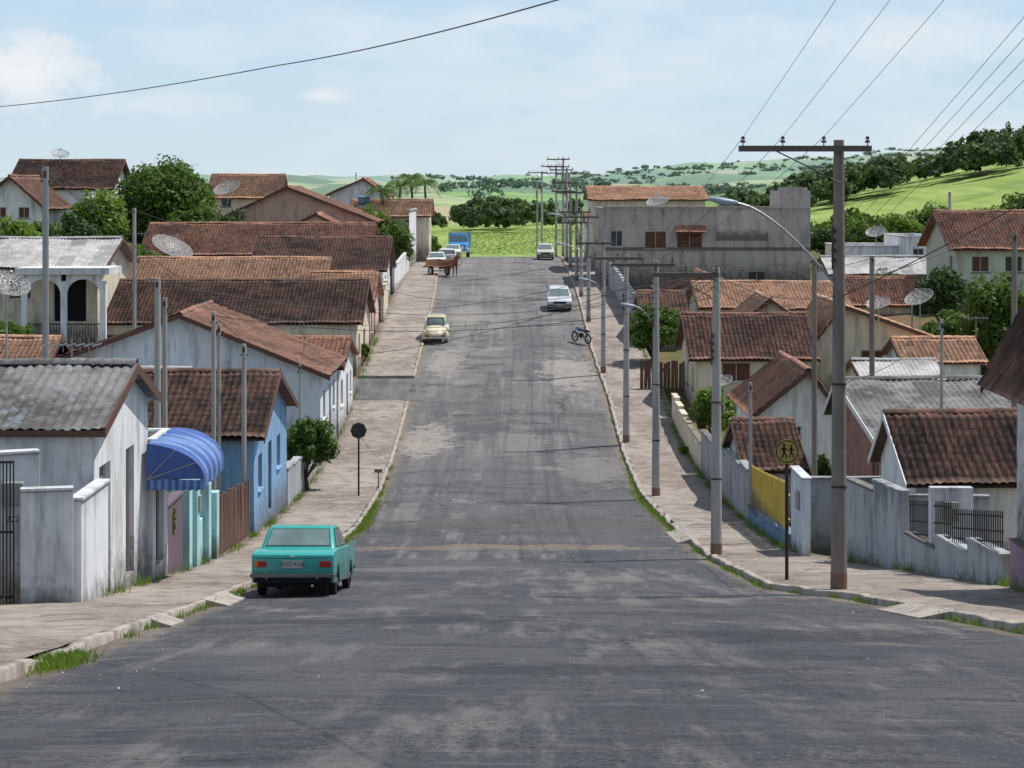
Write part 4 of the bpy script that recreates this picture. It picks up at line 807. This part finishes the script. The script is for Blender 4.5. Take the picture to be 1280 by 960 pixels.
# ------------------------------------------------------------ signs
R=root('traffic_sign',(-5.75,75,H(0,75)+.12)); m=MB(); x=-5.75; z=H(0,75)
m.cyl((x,75,z),(x,75,Z(530,75)),.035,.035,8); m.obj('post',IRON,R); m=MB(); zc=Z(538,75)
m.cyl((x,74.93,zc),(x,74.95,zc),.31,.31,8); m.obj('sign_plate',plain('rusty_sign_back',(.05,.04,.045),.7),R)
m=MB(); m.box(x-.28,x+.28,74.955,74.965,zc-.03,zc+.03); m.obj('bracket',STEEL,R)
R=root('children_crossing_sign',(6.1,44.4,H(0,44.4)+.12)); x=6.1; y=44.4; z=H(0,y); zc=Z(564,y); m=MB(); m.cyl((x,y,z),(x,y,zc+.2),.04,.04,8); m.obj('post',plain('wooden_post_dark',(.045,.03,.03)),R)
m=MB(); m.cyl((x,y-.06,zc),(x,y-.045,zc),.27,.27,32); m.obj('plate',plain('sign_yellow',(.45,.36,.11),.5,0,.6,6),R)
BLK=plain('sign_black',(.01,.01,.01),.5); m=MB()
for i in range(32):
    a=2*math.pi*i/32;b=2*math.pi*(i+1)/32; f=lambda t,r:(x+r*math.cos(t),y-.063,zc+r*math.sin(t)); m.face([f(a,.225),f(b,.225),f(b,.25),f(a,.25)])
def fig(cx,s):
    q=lambda px,pz:(x+cx+px*s,y-.064,zc+pz*s)
    m.face([q(.035*math.cos(t*.785),.15+.035*math.sin(t*.785)) for t in range(8)])
    def limb(a,b,w):
        a=Vector(a);b=Vector(b);n=Vector((-(b-a).y,(b-a).x)).normalized()*w; m.face([q(*(a+n)),q(*(a-n)),q(*(b-n)),q(*(b+n))])
    limb((0,.11),(0,-.02),.03); limb((0,-.02),(-.05,-.16),.018); limb((0,-.02),(.06,-.10),.018); limb((.06,-.10),(.05,-.17),.016); limb((0,.09),(.08,.03),.014); limb((0,.09),(-.08,.03),.014)
fig(-.07,.95); fig(.09,.8); m.obj('pictogram',BLK,R)
R=root('marker_post',(X(473,78),78,H(0,78)+.12)); m=MB(); x=X(473,78); m.cyl((x,78,H(0,78)),(x,78,H(0,78)+.75),.025,.025,8); m.box(x-.16,x+.16,77.96,77.98,H(0,78)+.68,H(0,78)+.82); m.obj('post_and_plate',WOODG,R)

# ------------------------------------------------------------ vehicles
TYRE=plain('tyre_rubber',(.02,.02,.02),.9); CHR=plain('chrome',(.6,.6,.6),.2,.9,.1); RED=plain('tail_lamp_red',(.30,.015,.01),.25); AMB=plain('indicator_amber',(.5,.17,.02),.3); LMP=plain('head_lamp',(.7,.7,.68),.15); CG=glass('car_glass',(.07,.10,.10),.04)
PLT=plain('number_plate',(.36,.36,.34),.5); DCHR=plain('dull_chrome',(.16,.16,.16),.4,.8,.5)
def wheel(m,x,y,r,w=.17):
    s=1 if x>0 else -1
    prof_=[(0,r*.62),(.02,r*.93),(.05,r),(w-.05,r),(w-.02,r*.93),(w,r*.62)]
    n=24;k=len(m.v)
    for (d,rr) in prof_:
        for i in range(n): a=2*math.pi*i/n; m.v.append((x-s*d,y+rr*math.cos(a),r+rr*math.sin(a)))
    for j in range(5):
        for i in range(n): q=(i+1)%n; m.f.append([k+j*n+i,k+j*n+q,k+(j+1)*n+q,k+(j+1)*n+i]); m.m.append(0)
    m.cyl((x-s*.03,y,r),(x-s*(w-.03),y,r),r*.63,r*.63,20,1); m.cyl((x-s*.005,y,r),(x-s*.03,y,r),r*.22,r*.3,12,2)
def seat_vehicle(name,x,y,away,yaw=0,dz=.0):
    sl=(float(prof(y+1.3))-float(prof(y-1.3)))/2.6; z=float(prof(y))+.07*math.sin(math.pi*min(1,max(0,(x+5.2)/10.4)))+dz
    R=root(name,(x,y,z),world=False); al=math.atan(sl)
    M=Matrix.Rotation(al,4,'X')@Matrix.Rotation((0 if away else math.pi)+yaw,4,'Z'); R.rotation_euler=M.to_euler(); return R
def car(name,x,y,away,col,kind='sedan',yaw=0,plate=None):
    R=seat_vehicle(name,x,y,away,yaw); W=.81; wr=.29
    if kind=='sedan': L=2.12; fr,rr=1.32,-1.22; bel=.93; cab=(-1.35,-.78,.22,.95,1.38); top=[(2.1,.72),(1.95,.84),(1.0,.93),(-1.25,.95),(-1.98,.90),(-2.12,.84)]
    elif kind=='hatch': L=1.85; fr,rr=1.18,-1.2; bel=.95; cab=(-1.82,-1.62,.15,1.0,1.43); top=[(1.82,.70),(1.7,.80),(1.0,.93),(-1.6,.97),(-1.80,.95),(-1.85,.90)]
    else: L=2.2; fr,rr=1.4,-1.2; bel=.97; cab=(-2.1,-1.9,.2,.95,1.5); top=[(2.17,.78),(2.05,.88),(1.0,.97),(-1.95,.99),(-2.17,.97),(-2.2,.9)]
    poly=[(-L,.42),(-L+.08,.30),(rr-.36,.27)]
    for k in range(9): a=math.pi-math.pi*k/8; poly.append((rr+.34*math.cos(a),.28+.34*math.sin(a)))
    poly+=[(fr-.36,.24)]
    for k in range(9): a=math.pi-math.pi*k/8; poly.append((fr+.34*math.cos(a),.28+.34*math.sin(a)))
    poly+=[(L-.06,.30),(L,.42)]+top
    m=MB(); m.extr(poly,-W,W)
    nm='car_paint_'+str(int(y)); P_=carpaint(nm,col)
    m.obj('body',P_,R,.06,True,3)
    m=MB(); m.box(-.66,.66,-L+.15,L-.15,.2,.45); m.obj('underbody',DARK,R)
    c0,c1,c2,c3,zt=cab; wb,wt=W-.05,W-.17
    B=[(-wb,c0,bel-.02),(wb,c0,bel-.02),(wb,c3,bel-.02),(-wb,c3,bel-.02)]; T=[(-wt,c1,zt),(wt,c1,zt),(wt,c2,zt),(-wt,c2,zt)]
    m=MB(); m.hexa(B+T); m.obj('cabin',P_,R,.065,True,4)
    m=MB(); fm=MB()
    def pane(a,b,c,d,i0,i1,j0,j1,off=.012):
        a,b,c,d=[Vector(q) for q in (a,b,c,d)]; n=(b-a).cross(d-a).normalized(); ce=(a+b+c+d)/4
        if n.dot(ce-Vector((0,(c1+c2)/2,1.1)))<0: n=-n
        f=lambda u,v,o:(a.lerp(b,u)).lerp(d.lerp(c,u),v)+n*o
        m.face([f(i0,j0,off),f(i1,j0,off),f(i1,j1,off),f(i0,j1,off)])
        e,g=.012,.03; fm.face([f(i0-e,j0-g,off-.004),f(i1+e,j0-g,off-.004),f(i1+e,j1+g,off-.004),f(i0-e,j1+g,off-.004)])
    pane(B[0],B[1],T[1],T[0],.07,.93,.18,.84); pane(B[3],B[2],T[2],T[3],.06,.94,.14,.86)
    for (p,q,r_,s) in ((B[1],B[2],T[2],T[1]),(B[0],B[3],T[3],T[0])):
        pane(p,q,r_,s,.09,.47,.14,.84); pane(p,q,r_,s,.51,.92,.14,.84)
    m.obj('windows',CG,R); fm.obj('window_seals',IRON,R)
    m=MB()
    for sx in (-1,1):
        for yy in (fr,rr): wheel(m,sx*(W-.01),yy,wr)
    m.obj('wheels',[TYRE,STEEL,CHR],R,smooth=False)
    m=MB(); bz=.44; hb=.035
    m.box(-W-.01,W+.01,-L-.09,-L-.03,bz-hb,bz+hb); m.box(-W-.01,W+.01,L+.03,L+.09,bz-hb,bz+hb)
    for sx in (-1,1):
        m.box(min(sx*W,sx*(W+.02)),max(sx*W,sx*(W+.02)),-L-.08,-L+.3,bz-hb+.005,bz+hb-.005); m.box(min(sx*W,sx*(W+.02)),max(sx*W,sx*(W+.02)),L-.3,L+.08,bz-hb+.005,bz+hb-.005)
        m.box(sx*.5-.025,sx*.5+.025,-L-.105,-L-.0,bz-.07,bz+.06)
    m.obj('bumpers',DCHR if kind=='sedan' else plain('plastic_bumper',(.06,.06,.065),.6),R,.015)
    m=MB()
    for sx in (-1,1):
        xa,xb=sorted((sx*.52,sx*.76)); m.box(xa,xb,-L-.018,-L+.02,.60,.72,0); m.box(xa,xa+.08 if sx<0 else xa+.02,-L-.022,-L+.02,.61,.71,1)
        m.box(xa,xb,L-.03,L+.02,.55,.70,2)
    m.obj('lamps',[RED,AMB,LMP],R,.008)
    m=MB(); m.box(-.42,.42,L-.03,L+.012,.56,.69); m.box(-.76,.76,-L-.006,-L+.02,.30,.39); m.obj('grille_and_valance',DARK,R)
    m=MB(); pz=.585 if kind=='sedan' else .6; m.box(-.21,.21,-L-.03,-L-.012,pz,pz+.15); m.box(-.2,.2,L+.1,L+.112,.42,.54); m.obj('number_plates',PLT,R)
    m=MB(); m.box(-.045,.045,-L-.02,-L+.01,.80,.83)
    for sx in (-1,1): m.box(sx*(W+.09)-.07,sx*(W+.09)+.07,.78,.82,.93,1.03); m.box(sx*(W+.02)-.04,sx*(W+.02)+.04,.79,.81,.95,.97); m.box(min(sx*W,sx*(W+.012)),max(sx*W,sx*(W+.012)),-.25,-.1,.80,.83)
    m.cyl((.4,-L+.1,.25),(.4,-L-.06,.25),.025,.025,8); m.obj('mirrors_and_handles',CHR,R)
    m=MB()
    m.box(-W-.0015,W+.0015,-.38,-.372,.36,.93); m.box(-W-.0015,W+.0015,.72,.728,.36,.92)
    if kind=='sedan': m.box(-.70,.70,-L-.0025,-L+.3,.766,.775)
    m.obj('panel_seams',DARK,R)
    if plate:
        cu=bpy.data.curves.new('plate_text','FONT'); cu.body=plate; cu.size=.105; cu.align_x='CENTER'; o=bpy.data.objects.new('plate_text',cu); COL.objects.link(o); o.parent=R; o.location=(0,-L-.033,pz+.04); o.rotation_euler=(math.pi/2,0,0); cu.materials.append(BLK)
    return R
car('parked_car',-4.28,41.4,True,(.025,.33,.30),'sedan',-.02,'DUZ-9126')
car('parked_hatchback',3.2,136,False,(.58,.60,.63),'hatch')
car('parked_estate_car',3.25,196,False,(.62,.59,.50),'wagon')
car('parked_white_car',-6.1,186,True,(.76,.76,.76),'hatch',.12)
car('parked_white_car',-5.9,200,False,(.76,.76,.76),'sedan')
car('parked_white_car',-6.7,178,False,(.72,.72,.68),'sedan')
R=seat_vehicle('rounded_vintage_car',-4.6,121,False); P_=carpaint('cream_car_paint',(.68,.62,.44))
m=MB(); m.loft([(-2.0,.25,.45,.62),(-1.9,.45,.36,.85),(-1.5,.58,.3,1.08),(-.9,.66,.28,1.15),(0,.68,.28,1.0),(.7,.66,.28,.98),(1.3,.55,.3,.92),(1.75,.42,.36,.78),(1.95,.2,.45,.6)],2.5,22)
m.obj('body',P_,R,0,True)
m=MB(); m.loft([(-1.35,.3,.8,1.05),(-1.0,.52,.8,1.3),(-.5,.60,.8,1.47),(.1,.60,.8,1.5),(.4,.56,.8,1.42),(.68,.5,.8,1.02)],3,22); m.obj('cabin_glass',CG,R,0,True)
m=MB(); m.loft([(-1.3,.3,1.0,1.1),(-.95,.50,1.27,1.36),(-.5,.585,1.38,1.5),(.1,.585,1.40,1.53),(.42,.52,1.36,1.45)],2.6,20)
for sx in (-1,1):
    for (ya,za,yb,zb_) in ((.42,1.4,.72,.98),(-.3,1.42,-.3,.98),(-.98,1.3,-1.3,.98)): m.cyl((sx*.56,ya,za),(sx*.62,yb,zb_),.035,.035,6)
m.obj('roof_and_pillars',P_,R,0,True)
m=MB()
for sx in (-1,1):
    for yy in (1.2,-1.2): m.ell((sx*.64,yy,.42),(.17,.46,.34))
    m.box(sx*.72-.08,sx*.72+.08,-.85,.85,.24,.3)
m.obj('fenders',P_,R,0,True)
m=MB()
for sx in (-1,1):
    for yy in (1.2,-1.2): wheel(m,sx*.76,yy,.31,.15)
m.obj('wheels',[TYRE,STEEL,CHR],R)
m=MB(); m.box(-.76,.76,2.05,2.11,.38,.47); m.box(-.76,.76,-2.1,-2.04,.38,.47)
for sx in (-1,1): m.cyl((sx*.62,1.55,.62),(sx*.62,1.64,.62),.1,.1,14); m.box(sx*.45-.03,sx*.45+.03,1.8,2.06,.4,.45); m.box(sx*.45-.03,sx*.45+.03,-2.05,-1.8,.4,.45)
m.obj('bumpers_and_headlamps',CHR,R)
R=seat_vehicle('blue_truck',-5.5,209,False,0,.0); TB=carpaint('truck_blue_paint',(.06,.28,.58))
m=MB(); m.hexa([(-1,1.2,.7),(1,1.2,.7),(.95,2.75,.7),(-.95,2.75,.7),(-1,1.2,1.6),(1,1.2,1.6),(.8,2.7,1.4),(-.8,2.7,1.4)]); m.box(-1.05,1.05,-.1,1.25,.7,1.65); m.obj('hood_and_doors',TB,R,.09,True,3)
m=MB(); m.hexa([(-1.0,-.1,1.6),(1.0,-.1,1.6),(1.0,1.2,1.6),(-1.0,1.2,1.6),(-.88,0,2.5),(.88,0,2.5),(.88,.9,2.5),(-.88,.9,2.5)]); m.obj('cab',TB,R,.08,True,3)
m=MB(); m.hexa([(-.86,1.17,1.7),(.86,1.17,1.7),(.86,1.19,1.7),(-.86,1.19,1.7),(-.76,.97,2.32),(.76,.97,2.32),(.76,1.0,2.32),(-.76,1.0,2.32)]); m.obj('windscreen',CG,R)
m=MB(); m.box(-.5,.5,2.74,2.79,.85,1.2); m.box(-1.05,1.05,2.85,2.95,.55,.75)
for sx in (-1,1): m.cyl((sx*.78,2.7,1.0),(sx*.78,2.8,1.0),.13,.13,14)
m.obj('grille_bumper_lamps',CHR,R)
m=MB(); m.box(-1.15,1.15,-4.6,-.25,1.05,1.2)
for sx in (-1,1):
    for k in range(6): m.box(sx*1.13-.02,sx*1.13+.02,-4.6,-.25,1.25+.24*k,1.43+.24*k)
for k in range(6): m.box(-1.13,1.13,-.3,-.26,1.25+.24*k,1.43+.24*k); m.box(-1.13,1.13,-4.6,-4.56,1.25+.24*k,1.43+.24*k)
m.obj('stake_bed',plain('truck_bed_wood',(.16,.26,.36)),R); m=MB(); m.box(-.4,.4,-4.5,2.5,.6,.8); m.obj('chassis',DARK,R)
m=MB()
for sx in (-1,1):
    for yy in (1.95,-3.0): wheel(m,sx*1.02,yy,.45,.26)
m.obj('wheels',[TYRE,STEEL,CHR],R)
m=MB()
for sx in (-1,1): m.ell((sx*.93,1.95,.78),(.2,.62,.25))
m.obj('fenders',TB,R,0,True)
R=seat_vehicle('motorcycle',4.15,119.5,True,.62,.03); m=MB()
def torus(m,y,z,r,t,mi=0,n=24,k=8):
    b=len(m.v)
    for i in range(n):
        a=2*math.pi*i/n
        for j in range(k): q=2*math.pi*j/k; m.v.append((t*math.sin(q),y+(r+t*math.cos(q))*math.cos(a),z+(r+t*math.cos(q))*math.sin(a)))
    for i in range(n):
        for j in range(k): m.f.append([b+i*k+j,b+((i+1)%n)*k+j,b+((i+1)%n)*k+(j+1)%k,b+i*k+(j+1)%k]); m.m.append(mi)
for yy in (.65,-.62):
    torus(m,yy,.31,.27,.045); m.cyl((-.05,yy,.31),(.05,yy,.31),.06,.06,10,1)
    for i in range(8): a=i*.785; m.cyl((0,yy,.31),(0,yy+.26*math.cos(a),.31+.26*math.sin(a)),.006,.006,4,1)
m.obj('wheels',[TYRE,STEEL],R)
m=MB()
for sx in (-.07,.07): m.tube([(sx,.65,.31),(sx,.45,.85)],.022); m.tube([(sx,-.62,.31),(sx,-.15,.38),(sx,-.0,.35)],.02); m.tube([(sx,-.62,.31),(sx,-.45,.72)],.02)
m.tube([(0,.42,.85),(0,.3,.45),(0,-.1,.35),(0,-.3,.7),(0,.38,.75)],.025); m.tube([(-.36,.28,1.02),(-.15,.4,.98),(.15,.4,.98),(.36,.28,1.02)],.015); m.tube([(.1,.05,.3),(.12,-.3,.28),(.14,-.85,.35)],.035); m.obj('frame_and_exhaust',STEEL,R)
m=MB(); m.ell((0,0.02,.45),(.14,.2,.16),0); m.obj('engine',IRON,R,0,True)
m=MB(); m.ell((0,.15,.80),(.13,.27,.12)); m.loft([(.35,.05,.55,.6),(.65,.07,.64,.68),(.95,.05,.55,.6)],2,10); m.loft([(-.95,.05,.62,.66),(-.65,.07,.66,.7),(-.4,.07,.6,.68)],2,10); m.obj('tank_and_mudguards',carpaint('motorcycle_paint',(.05,.09,.30)),R,0,True)
m=MB(); m.loft([(-.75,.08,.74,.82),(-.5,.13,.72,.84),(-.1,.12,.72,.80),(.0,.06,.74,.78)],3,12); m.obj('seat',DARK,R,0,True); m=MB(); m.cyl((0,.44,.88),(0,.54,.88),.08,.09,12); m.obj('headlamp',CHR,R)
R=seat_vehicle('horse',-4.9,164,False,.55,.0); V=[];E=[];Rd=[]
def ch(pts,start=None):
    prev=start
    for (x,y,z,r) in pts:
        V.append((x,y,z)); Rd.append(r); i=len(V)-1
        if prev is not None: E.append((prev,i))
        prev=i
    return prev
a0=ch([(0,-.62,1.28,.27)]); a1=ch([(0,-.15,1.2,.30),(0,.35,1.22,.28)],a0); nb=ch([(0,.62,1.42,.19),(0,.82,1.68,.13),(0,1.0,1.85,.11),(0,1.2,1.72,.09),(0,1.42,1.52,.06)],a1)
for sx in (-1,1):
    ch([(sx*.17,-.66,1.05,.17),(sx*.18,-.52,.82,.1),(sx*.17,-.8,.52,.055),(sx*.17,-.76,.14,.035),(sx*.17,-.70,.03,.05)],a0)
    ch([(sx*.15,.42,.98,.12),(sx*.15,.44,.52,.055),(sx*.15,.42,.14,.035),(sx*.15,.47,.03,.05)],a1)
ch([(0,-.92,1.28,.05),(0,-1.02,1.0,.07),(0,-1.0,.6,.04)],a0)
me=bpy.data.meshes.new('horse_body'); me.from_pydata(V,E,[]); o=bpy.data.objects.new('body',me); COL.objects.link(o); o.parent=R; me.materials.append(plain('bay_coat',(.20,.09,.05),.6))
sk=o.modifiers.new('s','SKIN')
for i,r in enumerate(Rd): me.skin_vertices[0].data[i].radius=(r,r)
me.skin_vertices[0].data[0].use_root=True; sb=o.modifiers.new('u','SUBSURF'); sb.levels=2; sb.render_levels=2; sk.use_smooth_shade=True
m=MB()
for sx in (-1,1): m.cyl((sx*.06,.97,1.9),(sx*.07,.95,2.06),.035,.005,6)
m.obj('ears',MATS['bay_coat'],R); m=MB(); m.hexa([(-.02,.5,1.5),(.02,.5,1.5),(.02,.96,1.9),(-.02,.96,1.9),(-.02,.42,1.62),(.02,.42,1.62),(.02,.92,2.0),(-.02,.92,2.0)]); m.obj('mane',DARK,R)
R2=seat_vehicle('wooden_cart',-6.05,165.8,False,.55); m=MB(); m.box(-.65,.65,-1.1,.9,.75,.83)
for k in range(3):
    for sx in (-1,1): m.box(sx*.65-.02,sx*.65+.02,-1.1,.9,.86+.17*k,.99+.17*k)
    m.box(-.65,.65,-1.12,-1.08,.86+.17*k,.99+.17*k); m.box(-.65,.65,.88,.92,.86+.17*k,.99+.17*k)
for sx in (-1,1): m.tube([(sx*.5,.9,.8),(sx*.4,2.9,1.05)],.035)
m.obj('bed_and_shafts',plain('cart_wood',(.36,.19,.11)),R2); m=MB()
for sx in (-.78,.78):
    m.cyl((sx-.05,0,.42),(sx+.05,0,.42),.42,.42,20,0); m.cyl((sx-.06,0,.42),(sx+.06,0,.42),.25,.25,16,1)
m.cyl((-.8,0,.42),(.8,0,.42),.04,.04,8,1); m.obj('wheels',[TYRE,STEEL],R2)

# ------------------------------------------------------------ world, sun, camera
EL,AZ=62,62
w=bpy.data.worlds.new('World'); S.world=w; w.use_nodes=True; n=w.node_tree.nodes; l=w.node_tree.links; bg=n['Background']
sky=n.new('ShaderNodeTexSky'); sky.sky_type='NISHITA'; sky.sun_disc=False; sky.sun_elevation=math.radians(EL); sky.sun_rotation=math.radians(AZ); sky.air_density=1.0; sky.dust_density=.6; sky.ozone_density=1.5
tc=n.new('ShaderNodeTexCoord'); G=tc.outputs['Generated']; sp_=n.new('ShaderNodeSeparateXYZ'); l.new(G,sp_.inputs[0]); zz=sp_.outputs[2]
hz=mix(n,l,mapr(n,l,zz,.0,.10),(6.2,7.5,8.2),(5.0,6.8,8.5))
base=mix(n,l,mapr(n,l,zz,.08,.45,.92,.2),sky.outputs[0],hz)
f1=noise(n,l,scaled(n,l,G,(1,1,3.2)),14,8,.6); f2=noise(n,l,scaled(n,l,G,(1,1,2.5)),4.5,3,.5)
cl=mapr(n,l,math_(n,l,'ADD',math_(n,l,'MULTIPLY',f1,.5),math_(n,l,'MULTIPLY',f2,.6)),.50,.72,0,.7)
c=mix(n,l,cl,base,(7.9,8.3,8.7))
def cumulus(c,dx,dz,rx,rz,st=.9):
    X_=math_(n,l,'DIVIDE',sp_.outputs[0],sp_.outputs[1]); Z_=math_(n,l,'DIVIDE',sp_.outputs[2],sp_.outputs[1])
    a=math_(n,l,'DIVIDE',math_(n,l,'SUBTRACT',X_,dx),rx); b=math_(n,l,'DIVIDE',math_(n,l,'SUBTRACT',Z_,dz),rz)
    d=math_(n,l,'SQRT',math_(n,l,'ADD',math_(n,l,'MULTIPLY',a,a),math_(n,l,'MULTIPLY',b,b)))
    nz=noise(n,l,scaled(n,l,G,(1,1,1.4)),34,8,.65)
    f=mapr(n,l,math_(n,l,'ADD',d,math_(n,l,'MULTIPLY',math_(n,l,'SUBTRACT',nz,.5),3.6)),1.2,.25,0,st)
    f=math_(n,l,'MULTIPLY',f,mapr(n,l,sp_.outputs[1],.2,.4))
    return mix(n,l,f,c,mix(n,l,mapr(n,l,nz,.35,.6),(7.4,7.9,8.4),(9.0,9.0,9.0)))
for q in ((-.245,.058,.040,.020,.95),(-.095,.046,.014,.004,.6),(-.17,.042,.035,.006,.4),(.01,.085,.04,.006,.4),(.20,.075,.07,.012,.5)): c=cumulus(c,*q)
l.new(c,bg.inputs[0]); bg.inputs[1].default_value=.105
su=bpy.data.lights.new('sun','SUN'); su.energy=4.8; su.angle=math.radians(.5); su.color=(1,.95,.87); so=bpy.data.objects.new('sun',su); COL.objects.link(so)
d=Vector((math.sin(math.radians(AZ))*math.cos(math.radians(EL)),math.cos(math.radians(AZ))*math.cos(math.radians(EL)),math.sin(math.radians(EL)))); so.rotation_euler=d.to_track_quat('Z','Y').to_euler(); so.location=(0,20,60)
cam=bpy.data.cameras.new('camera'); cam.sensor_width=36; cam.lens=F/1280*36; cam.shift_y=-245/1280; cam.clip_start=.1; cam.clip_end=12000
co=bpy.data.objects.new('camera',cam); COL.objects.link(co); co.location=(0,0,0); co.rotation_euler=(math.pi/2,0,0); S.camera=co
S.view_settings.view_transform='Standard'; S.view_settings.look='None'; S.view_settings.exposure=0
